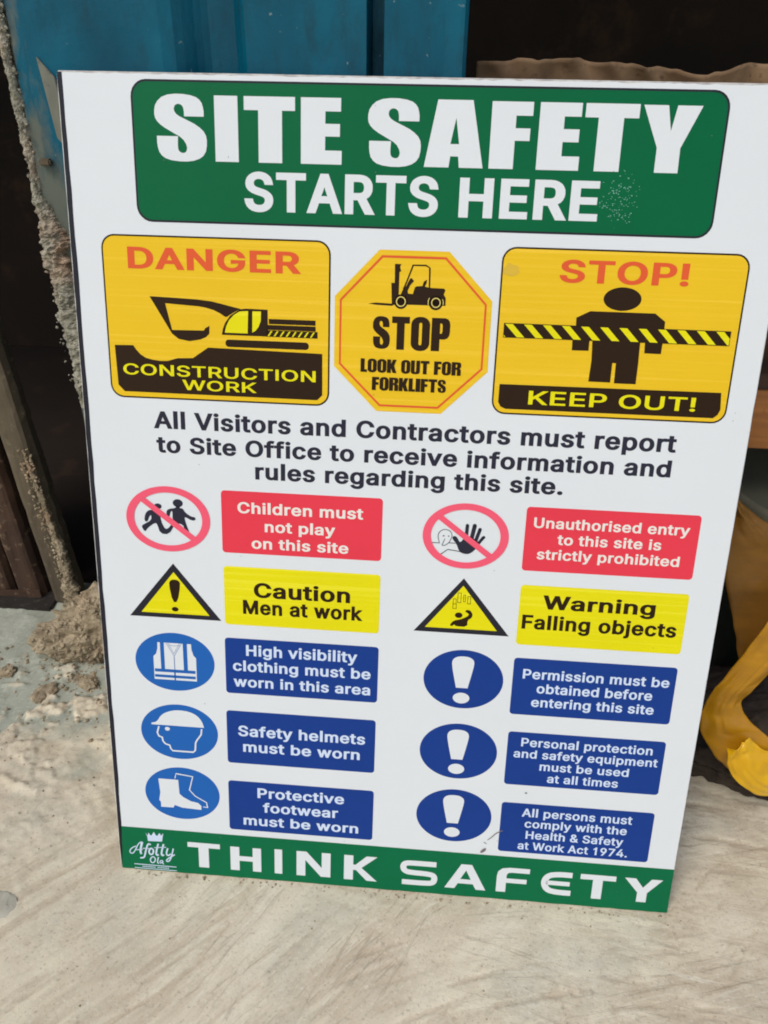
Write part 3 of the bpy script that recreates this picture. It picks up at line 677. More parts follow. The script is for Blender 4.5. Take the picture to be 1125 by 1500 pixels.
# ------- lettering
GLYPH = {
 'A': (480, '16,0 201,509 276,509 463,0 395,0 287,302 264,372 232,478 245,478 213,371 191,302 85,0|110,142 110,199 370,199 370,142'),
 'B': (456, '60,0 60,509 241,509 289,504 329,491 359,469 381,442 394,410 398,374 395,344 387,320 373,301 356,286 336,275 315,267 315,262 339,257 363,245 385,227 402,203 414,173 418,136 413,100 400,67 377,39 344,18 301,4 247,0|125,57 245,57 296,63 330,80 349,105 355,137 352,161 342,184 327,203 306,218 279,228 248,231 125,231|125,285 238,285 265,288 288,296 308,309 323,326 333,348 336,372 330,403 313,429 283,446 240,452 125,452'),
 'C': (510, '267,-7 225,-3 186,7 150,25 119,49 92,79 70,115 53,157 44,203 40,254 44,305 53,352 70,393 92,429 119,459 150,484 186,501 225,512 267,516 305,513 340,504 373,490 402,471 427,447 448,418 463,385 473,348 408,348 401,373 389,395 375,413 357,428 337,440 315,449 292,454 267,456 223,450 184,432 150,403 125,364 109,314 103,254 109,194 125,145 151,105 184,76 223,59 267,53 292,55 315,60 337,69 357,81 375,96 389,114 401,136 408,160 473,160 463,124 448,91 428,62 402,38 373,19 341,5 305,-4'),
 'D': (502, '219,0 96,0 96,57 215,57 272,63 318,81 354,110 379,149 394,198 399,255 394,312 379,361 354,399 320,428 275,446 221,452 93,452 93,509 225,509 273,505 315,495 353,478 399,441 433,391 449,351 458,306 462,255 458,205 449,159 433,119 411,83 384,54 351,31 312,14 268,3|125,509 125,0 60,0 60,509'),
 'E': (419, '60,0 60,509 372,509 372,452 125,452 125,286 355,286 355,229 125,229 125,57 375,57 375,0'),
 'F': (410, '60,0 60,509 369,509 369,452 125,452 125,278 346,278 346,221 125,221 125,0'),
 'G': (520, '269,-7 225,-3 185,7 149,25 118,49 91,79 69,116 53,157 43,203 40,254 43,305 53,352 69,393 91,429 117,459 149,484 184,501 223,512 265,516 304,513 340,504 374,489 403,469 429,445 449,416 465,384 474,349 408,349 399,372 387,393 373,411 356,427 337,439 315,448 291,454 265,456 222,450 183,432 150,404 125,364 109,314 103,254 109,194 125,145 151,105 184,76 224,59 269,53 309,57 345,71 374,93 396,123 410,160 415,202 434,199 283,199 283,256 478,256 478,200 471,141 451,91 419,50 377,19 326,0'),
 'H': (517, '60,0 60,509 125,509 125,289 392,289 392,509 457,509 457,0 392,0 392,232 125,232 125,0'),
 'I': (300, '31,0 31,57 118,57 118,452 31,452 31,509 269,509 269,452 183,452 183,57 269,57 269,0'),
 'J': (396, '185,-7 124,3 75,33 52,63 38,100 33,145 33,173 98,173 98,145 104,104 122,74 149,56 185,50 220,56 248,74 266,104 272,145 272,509 336,509 336,145 332,100 318,63 294,33 246,3'),
 'K': (467, '104,145 104,216 139,261 174,303 212,344 364,509 448,509 231,276 228,276|60,0 60,509 125,509 125,334 124,225 125,193 125,0|372,0 188,259 228,309 449,0'),
 'L': (393, '60,0 60,509 125,509 125,57 361,57 361,0'),
 'M': (628, '60,0 60,509 152,509 277,187 287,159 299,123 311,84 322,49 307,49 318,83 330,121 342,158 352,187 476,509 568,509 568,0 504,0 504,291 504,327 505,369 506,413 507,457 513,457 498,409 482,363 467,322 456,291 342,0 286,0 170,291 159,321 145,361 129,408 112,457 119,457 120,416 121,372 122,328 122,291 122,0'),
 'N': (523, '60,0 60,509 136,509 343,183 363,151 388,107 414,55 405,54 401,108 399,157 399,195 399,509 463,509 463,0 387,0 202,290 177,331 148,381 108,452 119,454 122,384 124,328 125,291 125,0'),
 'O': (533, '267,-7 225,-3 186,7 150,25 119,49 92,79 70,115 53,157 44,203 40,254 44,305 53,352 70,393 92,429 119,459 150,484 186,501 225,512 267,516 309,512 348,501 384,484 415,459 442,429 464,393 480,352 490,305 493,254 490,203 480,157 464,115 442,79 415,49 384,25 348,7 309,-3|267,53 310,59 349,76 383,105 408,144 425,194 430,254 425,314 408,365 383,404 349,433 310,450 267,456 223,450 184,433 151,404 125,364 109,314 103,254 109,194 125,144 151,105 184,76 223,59'),
 'P': (445, '60,0 60,509 235,509 289,503 332,487 366,462 390,430 404,391 409,348 404,304 390,265 366,233 332,207 289,191 235,186 109,186 109,242 233,242 269,246 297,256 318,272 333,294 342,319 344,348 342,376 333,402 318,423 297,439 268,449 232,452 125,452 125,0'),
 'R': (449, '60,0 60,509 236,509 290,504 333,489 367,465 390,433 405,395 409,352 405,309 390,271 367,240 333,217 289,203 236,198 96,198 96,255 234,255 269,258 298,267 319,281 334,300 342,324 345,352 342,380 334,405 319,425 298,440 269,449 233,452 125,452 125,0|353,0 230,229 303,229 428,0'),
 'S': (447, '224,-9 172,-4 128,9 91,31 64,60 46,96 38,137 104,137 110,110 123,88 142,71 166,59 194,52 224,49 257,52 286,60 311,74 329,92 341,114 346,139 342,161 332,179 316,193 296,205 245,222 184,239 128,260 86,289 60,326 52,372 58,413 75,448 102,476 138,498 180,511 227,516 275,511 316,498 351,476 377,449 394,415 401,378 337,378 326,412 302,437 267,453 225,459 194,456 167,448 145,435 129,418 118,398 115,376 119,352 131,334 148,319 169,308 212,293 264,279 312,264 336,252 359,238 379,220 395,198 405,171 408,139 403,99 386,64 360,34 323,11 278,-4'),
 'T': (449, '32,452 32,509 417,509 417,452 257,452 257,0 193,0 193,452'),
 'U': (517, '259,-8 203,-2 154,15 114,43 85,80 66,124 60,173 60,509 124,509 124,178 128,144 141,113 160,87 187,68 220,56 259,52 298,56 331,68 357,87 377,113 389,144 393,178 393,509 457,509 457,173 451,124 433,80 403,43 363,15 315,-2'),
 'V': (480, '204,0 16,509 84,509 192,206 215,137 248,31 235,31 267,138 290,206 395,509 463,509 278,0'),
 'W': (686, '155,0 16,509 82,509 163,196 175,145 187,94 197,40 189,40 200,94 211,145 224,196 306,509 380,509 462,196 474,145 486,94 497,40 488,40 499,94 510,145 523,196 603,509 670,509 530,0 455,0 368,323 351,391 336,475 350,475 335,395 318,323 230,0'),
 'Y': (472, '203,0 203,208 16,509 91,509 192,344 222,292 250,230 224,230 251,293 280,344 381,509 455,509 268,208 268,0'),
 'a': (389, '160,-9 126,-5 94,5 68,22 48,45 35,73 30,108 34,138 43,161 58,179 78,193 100,203 125,211 178,220 234,227 252,230 265,235 273,243 276,255 276,257 273,279 267,297 256,311 240,322 220,329 196,331 171,329 149,322 132,313 118,301 107,288 100,274 41,291 57,322 79,346 104,364 133,375 163,382 194,384 239,379 263,372 286,360 306,343 322,320 333,290 337,251 337,0 277,0 277,52 272,52 252,25 236,12 215,1 190,-6|170,45 202,49 228,59 248,74 263,93 272,115 276,138 276,190 259,182 231,176 200,171 175,168 134,159 117,150 103,139 95,124 92,105 94,87 102,72 114,61 130,52 149,47'),
 'b': (424, '229,-8 198,-5 172,4 153,17 138,31 118,59 112,59 112,0 53,0 53,509 114,509 114,319 118,319 137,346 152,360 171,373 197,381 229,384 274,378 313,361 345,332 370,293 385,245 390,189 385,133 370,84 346,45 313,16 274,-2|220,47 253,51 279,66 301,88 316,117 325,151 328,189 325,227 316,261 301,290 280,311 253,325 220,330 188,325 161,312 140,291 125,263 116,229 113,189 116,150 125,115 140,86 162,65 188,51'),
 'c': (396, '207,-8 159,-2 117,16 82,46 56,85 40,133 34,187 40,243 56,291 82,330 117,360 159,378 207,384 234,383 260,377 284,368 305,356 324,341 340,322 353,301 362,277 303,262 290,289 270,311 242,325 207,330 173,325 145,310 124,287 108,258 99,224 96,187 99,151 108,117 124,89 145,66 173,51 207,46 243,52 271,66 292,89 304,117 363,102 354,78 341,56 325,37 306,21 285,9 261,-1 235,-6'),
 'd': (424, '195,-8 151,-2 111,16 79,45 55,84 39,133 34,189 39,245 55,293 79,332 112,361 151,378 196,384 228,381 253,373 272,360 287,346 306,319 311,319 311,509 372,509 372,0 313,0 313,59 307,59 287,31 272,17 252,4 227,-5|205,47 236,51 263,65 284,86 299,115 309,150 312,189 309,229 300,263 284,291 263,312 237,325 205,330 172,325 145,311 124,290 108,261 99,227 96,189 99,151 109,117 124,88 145,66 172,51'),
 'e': (404, '212,-8 161,-2 117,16 82,46 56,85 40,132 34,187 39,242 55,290 81,329 115,359 157,378 205,384 236,382 266,374 294,361 319,341 341,315 357,282 368,242 371,194 371,169 75,169 75,221 338,221 310,202 307,237 298,269 283,294 263,314 237,326 205,330 173,326 146,313 125,294 109,270 99,241 96,211 96,178 100,139 110,106 128,80 151,61 179,50 212,46 234,48 254,53 271,61 285,73 297,88 306,105 365,91 353,63 335,39 311,19 283,4 249,-5'),
 'f': (254, '228,379 228,327 6,327 6,379|81,0 81,432 84,461 96,486 113,505 135,519 161,527 187,530 222,527 243,521 227,468 215,472 195,474 171,470 154,460 145,443 142,419 142,0'),
 'g': (425, '207,-151 168,-148 134,-140 105,-127 82,-110 64,-91 51,-69 101,-41 122,-66 136,-78 154,-88 178,-95 207,-97 249,-92 282,-75 304,-47 311,-6 311,68 306,68 287,41 272,28 252,16 227,8 195,5 152,10 113,27 80,53 55,90 39,136 34,191 39,246 55,293 80,332 112,361 152,378 196,384 228,382 253,373 273,360 288,346 308,319 313,319 313,379 372,379 372,-9 367,-54 350,-90 324,-117 291,-136 251,-147|205,59 237,63 264,75 285,95 300,121 309,154 312,193 309,231 300,264 285,291 264,312 237,325 205,330 172,325 145,312 124,290 109,262 99,229 96,193 99,155 109,123 124,96 145,76 172,63'),
 'h': (410, '114,227 114,0 53,0 53,509 114,509 114,287 102,287 124,332 152,362 187,379 227,384 264,380 295,369 321,349 341,321 353,285 357,240 357,0 296,0 296,235 290,275 273,304 246,323 210,329 184,326 161,317 141,303 126,283 117,257'),
 'i': (167, '53,0 53,379 114,379 114,0|84,443 67,446 54,455 44,468 41,483 44,499 54,512 67,521 84,524 100,521 114,512 123,499 126,483 123,468 114,455 100,446'),
 'j': (167, '53,379 114,379 114,-30 111,-63 102,-90 86,-113 65,-129 37,-139 4,-143 -10,-143 -10,-87 2,-87 25,-83 40,-72 50,-54 53,-29|83,443 67,446 53,455 44,468 41,483 44,499 53,512 67,521 83,524 100,521 114,512 123,499 126,483 123,468 114,455 100,446'),
 'k': (381, '110,137 110,212 121,212 284,379 360,379 184,199 177,199|53,0 53,509 114,509 114,0|294,0 148,186 191,229 372,0'),
 'l': (189, '139,-2 101,3 74,20 58,47 53,84 53,509 114,509 114,99 115,77 120,62 130,54 146,52 160,53 170,54 181,3 162,-1'),
 'm': (610, '53,0 53,379 112,379 112,295 108,295 118,323 132,346 151,363 172,376 195,384 219,386 257,380 287,361 309,331 321,295 312,295 322,321 337,343 357,361 381,375 407,383 437,386 468,383 497,372 522,354 541,328 553,296 557,255 557,0 496,0 496,254 490,289 473,313 447,326 419,330 395,328 374,320 358,307 345,290 338,270 335,247 335,0 274,0 274,260 269,288 253,311 229,326 199,330 178,328 158,320 140,307 126,289 117,266 114,238 114,0'),
 'n': (410, '114,227 114,0 53,0 53,379 112,379 112,287 102,287 124,332 152,362 187,379 227,384 264,380 295,369 321,349 341,321 353,285 357,240 357,0 296,0 296,235 290,275 273,304 246,323 210,329 184,326 161,317 141,303 126,283 117,257'),
 'o': (415, '207,-8 159,-2 117,16 82,46 56,85 40,133 34,187 40,243 56,291 82,330 117,360 159,378 207,384 256,378 299,360 333,330 359,291 376,243 381,187 376,133 359,85 333,46 299,16 256,-2|207,46 242,51 270,66 292,89 307,117 316,151 319,187 316,224 307,258 292,287 270,310 242,325 207,330 173,325 145,310 124,287 108,258 99,224 96,187 99,151 108,117 124,89 145,66 173,51'),
 'p': (424, '53,-143 53,379 112,379 112,319 118,319 137,346 152,360 171,373 197,381 229,384 274,378 313,361 345,332 370,293 385,245 390,189 385,133 370,84 346,45 313,16 274,-2 229,-8 198,-5 173,4 153,17 138,31 118,59 114,59 114,-143|220,47 253,51 279,66 301,88 316,117 325,151 328,189 325,227 316,261 301,290 280,311 253,325 220,330 188,325 161,312 140,291 125,263 116,229 113,189 116,150 125,115 140,86 162,65 188,51'),
 'q': (424, '372,-143 311,-143 311,59 306,59 287,31 272,17 252,4 227,-5 195,-8 151,-2 111,16 79,45 55,84 39,133 34,189 39,245 55,293 79,332 112,361 151,378 196,384 228,381 253,373 272,360 287,346 307,319 313,319 313,379 372,379|205,47 236,51 263,65 284,86 299,115 309,150 312,189 309,229 300,263 284,291 263,312 237,325 205,330 172,325 145,311 124,290 108,261 99,227 96,189 99,151 109,117 124,88 145,66 172,51'),
 'r': (259, '53,0 53,379 112,379 112,321 115,321 130,347 152,367 181,380 213,385 229,384 243,384 243,322 230,324 207,326 182,323 159,315 140,301 126,284 117,262 114,237 114,0'),
 's': (365, '182,-8 145,-5 112,3 84,18 62,38 45,63 36,94 94,107 105,79 124,60 150,49 181,45 217,50 244,62 262,81 268,103 265,121 254,136 237,147 212,155 149,170 104,186 72,208 53,237 47,274 51,305 65,332 87,354 115,370 149,381 187,384 223,381 254,372 279,358 299,339 314,316 324,290 268,277 258,298 243,316 219,328 187,333 156,329 131,317 114,299 109,277 112,258 124,243 144,232 172,223 229,209 275,194 306,171 325,142 331,107 326,75 312,47 290,24 260,6 223,-5'),
 't': (227, '204,379 204,327 6,327 6,379|65,471 126,471 126,98 128,76 136,61 150,53 170,50 185,51 202,54 213,2 192,-3 168,-4 125,2 92,21 72,52 65,93'),
 'u': (410, '182,-5 146,-1 115,11 89,31 69,59 57,95 53,139 53,379 114,379 114,144 119,105 137,75 164,56 200,50 226,53 249,62 268,77 283,97 293,122 296,153 296,379 357,379 357,0 298,0 298,92 307,92 286,47 257,17 222,0'),
 'v': (389, '163,0 17,379 84,379 165,155 187,87 206,21 184,21 203,87 224,155 305,379 371,379 226,0'),
 'w': (567, '138,0 23,379 87,379 133,214 154,137 175,41 165,41 186,135 206,214 252,379 316,379 362,214 382,136 402,41 391,41 413,135 434,214 480,379 545,379 429,0 368,0 319,172 305,225 291,280 277,338 291,338 277,280 263,225 248,172 199,0'),
 'x': (379, '21,0 171,218 171,171 29,379 100,379 147,306 179,253 207,206 175,206 202,253 233,306 282,379 352,379 209,169 209,214 358,0 287,0 231,85 200,136 173,182 205,182 178,136 148,85 91,0'),
 'y': (389, '47,-139 61,-86 71,-87 88,-90 104,-89 118,-84 130,-74 141,-58 151,-36 163,-1 17,379 84,379 165,155 187,87 206,21 184,21 202,87 224,155 305,379 371,379 204,-58 191,-85 177,-107 159,-124 139,-136 117,-143 91,-145 65,-143'),
 'z': (380, '42,0 42,46 254,320 254,323 48,323 48,379 333,379 333,331 126,60 126,56 339,56 339,0'),
 '!': (196, '67,160 63,509 132,509 128,160|98,-4 81,-1 66,9 56,24 52,41 56,58 66,73 81,83 98,86 116,83 130,73 140,58 143,41 140,24 130,9 116,-1'),
 '&': (448, '197,-7 150,-2 110,12 78,34 54,62 39,96 34,133 37,163 47,189 63,213 85,235 140,279 216,335 237,352 255,375 260,389 262,405 258,427 245,445 226,457 201,461 184,459 168,453 155,444 145,431 139,416 137,399 139,380 145,363 169,327 204,284 438,0 364,0 171,231 121,293 102,319 87,344 78,370 75,398 79,430 91,458 109,481 134,499 165,510 200,513 235,510 266,499 290,482 308,459 320,433 324,404 322,382 315,362 305,342 291,325 256,293 154,217 128,195 110,174 100,154 97,131 100,108 109,87 124,70 143,57 166,49 193,46 223,50 251,59 278,75 301,95 321,121 336,151 346,186 349,224 408,224 405,180 397,144 385,115 371,92 345,62 333,47 305,23 271,7 234,-3'),
 '.': (188, '95,-4 78,-1 63,9 53,24 50,41 53,59 63,73 78,83 95,87 113,83 128,73 138,59 141,41 138,24 128,9 113,-1'),
 '1': (453, '76,0 76,55 391,55 391,0|276,509 276,0 212,0 212,448 209,448 86,358 86,427 198,509'),
 '4': (453, '40,105 40,158 247,509 311,509 109,166 109,163 413,163 413,105|282,0 282,121 282,146 282,318 343,318 343,0'),
 '7': (453, '97,0 323,448 323,452 62,452 62,509 391,509 391,449 165,0'),
 '9': (453, '226,516 271,510 310,494 343,468 368,434 384,393 389,347 385,309 373,270 350,224 315,168 200,0 130,0 301,248 307,248 299,234 287,221 273,210 257,202 238,196 218,195 175,199 137,214 106,237 83,269 68,307 64,352 69,397 85,436 110,469 143,494 182,510|226,460 199,457 174,446 154,429 138,407 129,381 125,352 129,322 138,295 154,274 174,257 199,247 226,243 254,247 279,257 299,273 314,295 324,321 327,350 324,381 314,407 299,429 279,446 254,457'),
 ' ': (188, ''),
}
CAPH = 509; STEM = 65
GLYPH['I'] = (185, '60,0 60,509 125,509 125,0')
GLYPH['l'] = (172, '53,0 53,530 118,530 118,0')
GLYPH['1'] = (400, '190,0 190,400 90,345 90,402 150,440 205,509 255,509 255,0')
_GC = {}
def glyph(ch, bx, by):
    """own sans capitals and lower case, thickened by bx, by; filled once and kept"""
    if (ch, bx, by) in _GC: return _GC[ch, bx, by]
    adv, data = GLYPH[ch]; loops = []
    for part in data.split('|') if data else []:
        P = np.array([[int(q) for q in p.split(',')] for p in part.split()], float)
        keep = [i for i in range(len(P)) if np.abs(P[i] - P[i - 1]).sum() > 1.5]; P = P[keep]
        a = P - np.roll(P, 1, 0); b = np.roll(P, -1, 0) - P
        a /= np.linalg.norm(a, axis=1)[:, None]; b /= np.linalg.norm(b, axis=1)[:, None]
        na = np.stack([-a[:, 1], a[:, 0]], 1); nb = np.stack([-b[:, 1], b[:, 0]], 1)
        nn = na + nb; k = 1 + (na * nb).sum(1); nn = nn / np.maximum(k, .35)[:, None]
        loops.append((P + nn * SIGN * np.array([bx, by])).tolist())
    _GC[ch, bx, by] = (adv + bx * 1.2, *(fill_loops(loops) if loops else ([], []))); return _GC[ch, bx, by]
SIGN = 1
def font_lines(parent, mat, layer, lines, bold=.020, name='lettering'):
    """each line (text, x0, x1, baseline, capital height) in mm"""
    V = []; F = []; bx = bold * 1050 + 3; by = bold * 740 + 1.5
    for txt, x0, x1, base, cap in lines:
        x = 0; L = []; T = []
        for ch in txt:
            adv, v, f = glyph(ch, bx, by); b = len(L)
            L += [(x + p[0], p[1]) for p in v]; T += [tuple(b + i for i in t) for t in f]; x += adv
        us = [i for t in T for i in t]; mn = min(L[i][0] for i in us); mx = max(L[i][0] for i in us)
        sx = (x1 - x0) / (mx - mn); sy = cap / (CAPH + 2 * by); o = len(V)
        V += [((x0 + (p[0] - mn) * sx) * MM, (base + (p[1] + by) * sy) * MM, LAYER * layer) for p in L]
        F += [tuple(o + i for i in t) for t in T]
    return mesh_obj(name, V, F, mat, parent)
# own heavy condensed capitals, each in a unit box
S_PX = [(293,176),(293,150),(285,122),(262,104),(205,96),(150,103),(120,130),(113,165),(118,190),(140,212),(180,235),(214,254),(230,282),(226,303),(212,308),(197,300),(195,280),(197,247),(120,247),(120,280),(128,312),(155,332),(215,339),(265,332),(295,310),(303,270),(298,235),(270,208),(230,188),(196,172),(185,156),(188,138),(203,131),(218,139),(222,156),(222,176)]
S_U = smoothp([((x - 113) / 190, (339 - y) / 243) for x, y in S_PX], (0, 17, 18, 35), 1)
def unit_rr(x0, y0, x1, y1, rx, ry, n=6, corners=(1, 1, 1, 1)):
    out = []
    for i, (cx, cy, a0, px, py) in enumerate(((x1 - rx, y0 + ry, -90, x1, y0), (x1 - rx, y1 - ry, 0, x1, y1), (x0 + rx, y1 - ry, 90, x0, y1), (x0 + rx, y0 + ry, 180, x0, y0))):
        if not corners[i]: out.append((px, py)); continue
        for k in range(n + 1):
            a = R(a0 + 90 * k / n); out.append((cx + rx * math.cos(a), cy + ry * math.sin(a)))
    return out
HEAVY = {
 'S': (.50, [S_U]),
 'I': (.27, [[(0, 0), (1, 0), (1, 1), (0, 1)]]),
 'T': (.50, [[(.28, 0), (.72, 0), (.72, .80), (1, .80), (1, 1), (0, 1), (0, .80), (.28, .80)]]),
 'L': (.38, [[(0, 0), (1, 0), (1, .19), (.62, .19), (.62, 1), (0, 1)]]),
 'F': (.42, [[(0, 0), (.56, 0), (.56, .41), (.92, .41), (.92, .60), (.56, .60), (.56, .80), (1, .80), (1, 1), (0, 1)]]),
 'E': (.45, [[(0, 0), (1, 0), (1, .20), (.58, .20), (.58, .41), (.93, .41), (.93, .60), (.58, .60), (.58, .80), (1, .80), (1, 1), (0, 1)]]),
 'O': (.53, [(unit_rr(0, -.015, 1, 1.015, .46, .24, 8), [unit_rr(.42, .16, .58, .84, .08, .045, 4)])]),
 'U': (.53, [[(0, 1), (0, .22)] + [(0.02, .10), (.10, .03), (.28, -.012), (.5, -.015), (.72, -.012), (.90, .03), (.98, .10), (1, .22), (1, 1), (.58, 1), (.58, .20), (.55, .15), (.5, .14), (.45, .15), (.42, .20), (.42, 1)]]),
 'P': (.52, [([(0, 0), (.46, 0), (.46, .36), (.72, .36), (.88, .40), (.97, .48), (1, .58), (1, .80), (.97, .90), (.88, .97), (.72, 1), (0, 1)], [[(.46, .53), (.46, .84), (.52, .84), (.57, .82), (.59, .77), (.59, .60), (.57, .55), (.52, .53)]])]),
 'R': (.54, [([(0, 0), (.44, 0), (.44, .44), (.52, .44), (.56, .42), (.58, .38), (.58, 0), (1, 0), (1, .34), (.98, .45), (.90, .51), (.80, .53), (.90, .56), (.98, .62), (1, .72), (1, .82), (.97, .92), (.86, .98), (.68, 1), (0, 1)], [[(.44, .60), (.44, .84), (.52, .84), (.56, .81), (.58, .77), (.58, .66), (.56, .62), (.52, .60)]])]),
 'K': (.55, [[(0, 0), (.42, 0), (.42, .36), (.60, 0), (1.02, 0), (.76, .54), (1, 1), (.60, 1), (.42, .66), (.42, 1), (0, 1)]]),
}
def heavy_text(txt, x0, x1, y0, y1, gap=.045, space=.20):
    tot = 0
    for i, ch in enumerate(txt): tot += space if ch == ' ' else HEAVY[ch][0] + (gap if i < len(txt) - 1 and txt[i + 1] != ' ' else 0)
    k = (x1 - x0) / tot; h = y1 - y0; x = x0; out = []
    for ch in txt:
        if ch == ' ': x += space * k; x -= 0; continue
        w, polys = HEAVY[ch]
        f = lambda lp: [(x + px * w * k, y0 + py * h) for px, py in lp]
        for P in polys: out.append((f(P[0]), [f(q) for q in P[1]]) if isinstance(P, tuple) else f(P))
        x += (w + gap) * k
        if True: pass
    return out

# ------- header panel
hd = lay('header_panel', [rrect(46.5, 519.8, 413.1, 603.3, 10)], M['black'], sign, 2)
lay('green_field', [rrect(47.8, 521.1, 411.8, 602.0, 9)], M['green'], hd, 3)
def fitS(x0, x1, y0=556.3, y1=595.6): return [(x0 + px * (x1 - x0), y0 + py * (y1 - y0)) for px, py in S_U]
b0, t0 = 557.0, 594.8
def Epoly(x, w0, w): return [(x, b0), (x + w, b0), (x + w, 565), (x + w0, 565), (x + w0, 573), (x + w - 1.3, 573), (x + w - 1.3, 580.2), (x + w0, 580.2), (x + w0, 587.2), (x + w - .8, 587.2), (x + w - .8, t0), (x, t0)]
big = [fitS(61, 94.6), [(99.7, b0), (114.6, b0), (114.4, t0), (99.6, t0)],
       [(127.4, b0), (142.4, b0), (142.4, 587), (150.6, 587), (150.6, t0), (118.4, t0), (118.4, 587), (127.4, 587)],
       Epoly(154.3, 15.3, 25.8), fitS(196, 229.7),
       ([(231.8, b0), (247.2, b0), (248.0, 563.4), (252.9, 563.4), (253.7, b0), (268.4, b0), (260.4, t0 + .3), (239, t0 + .3)], [[(247.7, 570.4), (253.1, 570.4), (250.6, 585.2)]]),
       [(272, b0), (287, b0), (287, 573.1), (296, 573.1), (296, 580.1), (287, 580.1), (287, 587.1), (297, 587.1), (297, t0), (272, t0)],
       Epoly(301.1, 15.0, 25.9),
       [(336.5, b0), (351.6, b0), (351.6, 587), (360.5, 587), (360.5, t0), (328.4, t0), (328.4, 587), (336.5, 587)],
       [(373, b0), (387.2, b0), (387.0, 571), (397.4, t0 - .3), (382.6, t0 - .3), (380.1, 580.4), (377.2, t0 - .3), (362.6, t0 - .3), (373, 571)]]
lay('lettering', big, M['white'], hd, 4)
font_lines(hd, M['white'], 4, [('STARTS', 117.6, 241.8, 528.0, 23.5), ('HERE', 255, 341.6, 528.0, 23.4)], .028)
rs = random.Random(12); sp = []
for _ in range(150):
    x = rs.gauss(353, 6.2); y = rs.gauss(541, 7.5)
    if abs(x - 353) < 14 and abs(y - 541) < 17 and x > 340: sp.append(ell(x, y, rs.uniform(.12, .55), rs.uniform(.10, .42), 6))
lay('worn_glint_specks', sp, M['scuffl'], hd, 5)['kind'] = 'stuff'  # peeled print, its sun glitter painted as pale specks

# ------- danger panel
dg_ = lay('danger_panel', [rrect(20.8, 403.9, 174.0, 511.6, 9)], M['brown'], sign, 2)
lay('yellow_field', [rrect(21.9, 405.0, 172.9, 510.5, 8)], M['yellow'], dg_, 3)
pit = [(25.6, 439.7), (38.6, 440.0), (40.6, 437), (43.3, 434.0), (47, 431.8), (51.5, 430.7), (57, 430.1), (62.2, 430.3), (69.2, 432.4), (79.9, 432.9), (90.7, 440.4), (169.0, 439.2), (169.2, 411.2), (165.7, 407.8), (30.6, 408.2), (26.4, 412.6)]
arm = ([(51.8, 472.8), (70, 472.3), (84, 471.8), (94.0, 470.9), (103, 469), (113.6, 466.7), (110, 464.8), (106, 462.4), (104.3, 461.2), (103, 461.2), (99.5, 463.4), (95.3, 465.3), (90, 466.7), (84.9, 467.4), (62.3, 468.6), (66.3, 451.2), (88.1, 451.6), (89.2, 453.2), (92.1, 454.9), (91.9, 449.7), (89.5, 447.3), (85.6, 445.6), (78.0, 444.2), (70.5, 445.4), (66.1, 448.8)])
cabp = ([(113.1, 466.4), (117.6, 467), (132, 466.8), (132, 449.3), (100.5, 449.3), (101.2, 453), (102.8, 457), (106.4, 462)],
        [[(118.8, 465.5), (118.2, 450.8), (102.6, 450.8), (103.6, 455), (105.8, 459.2), (109, 462.6), (113, 465)], [(121.7, 465.4), (127.5, 465.5), (127.3, 459.4), (125.6, 455.2), (123.6, 452.8), (121.4, 451.5)]])
lay('pictogram', [pit, arm, cabp, rrect(132.7, 457.6, 164.3, 460.9), rrect(131.5, 453.8, 164.4, 457.0), rrect(131.0, 449.2, 165.7, 453.5), rrect(102.8, 441.4, 159.8, 446.3, 2.3)], M['brown'], dg_, 4)
wins = [[(118.8, 465.5), (113, 465), (109, 462.6), (105.8, 459.2), (103.6, 455), (102.6, 450.8), (118.2, 450.8)], [(121.7, 465.4), (121.4, 451.5), (123.6, 452.8), (125.6, 455.2), (127.3, 459.4), (127.5, 465.5)]]
lay('cab_window', wins, M['lemon'], dg_, 5)
lay('hatching', [[(131.8 + 4.1 * k, 449.6), (132.9 + 4.1 * k, 449.6), (135.2 + 4.1 * k, 453.1), (134.1 + 4.1 * k, 453.1)] for k in range(8)], M['lemon'], dg_, 5)
font_lines(dg_, M['orange'], 4, [('DANGER', 38.3, 154.6, 490.3, 13.7)], .026)
font_lines(dg_, M['lemon'], 5, [('CONSTRUCTION', 30.6, 164.6, 420.0, 7.5), ('WORK', 71.8, 123.8, 410.9, 7.0)], .012)

# ------- forklift octagon
oc = lay('forklift_panel', [[(205.8, 507.2), (250.9, 507.2), (280.3, 477.3), (280.4, 431.6), (250.7, 402.2), (206.6, 402.2), (177, 431.5), (177, 477.3)]], M['yellow'], sign, 2)
lay('red_outline', [([(207.5, 503.8), (249.1, 503.8), (276.9, 475.3), (276.9, 433.1), (248.6, 405.6), (208.4, 405.6), (180.3, 433.1), (180.3, 475.3)],
                     [[(208.1, 502.4), (248.5, 502.4), (275.6, 474.7), (275.6, 433.7), (248.0, 406.9), (209.0, 406.9), (181.6, 433.7), (181.6, 474.7)]])], M['orange'], oc, 3)
carr = [(214.0, 486.8), (216.2, 486.9), (216.0, 498.7), (220.1, 498.7), (219.4, 496.9), (220.2, 494), (219.1, 494.0), (219.1, 479.6), (220.4, 479.7), (221.5, 482.4), (223.9, 485.4), (226.2, 490.0), (227.3, 490.1), (228.8, 488.4), (226.4, 485.7), (224.9, 482.2), (225.2, 480.4), (228.3, 480.2), (229.5, 484.5), (230.8, 485.2), (234.4, 485.5), (235.1, 488.2), (237.2, 489.6), (237.1, 487.7), (236, 485.2), (239.2, 484.5), (248.6, 484.3), (249.5, 483.3), (248.5, 480.6), (249.9, 478.5), (250.0, 473.5), (217.4, 473.3), (214.8, 472.4)]
cabr = stroke([(222.0, 483), (224.2, 488.2), (227.8, 498.2), (236.2, 498.3), (238.7, 496.8), (239.0, 484)], .95)
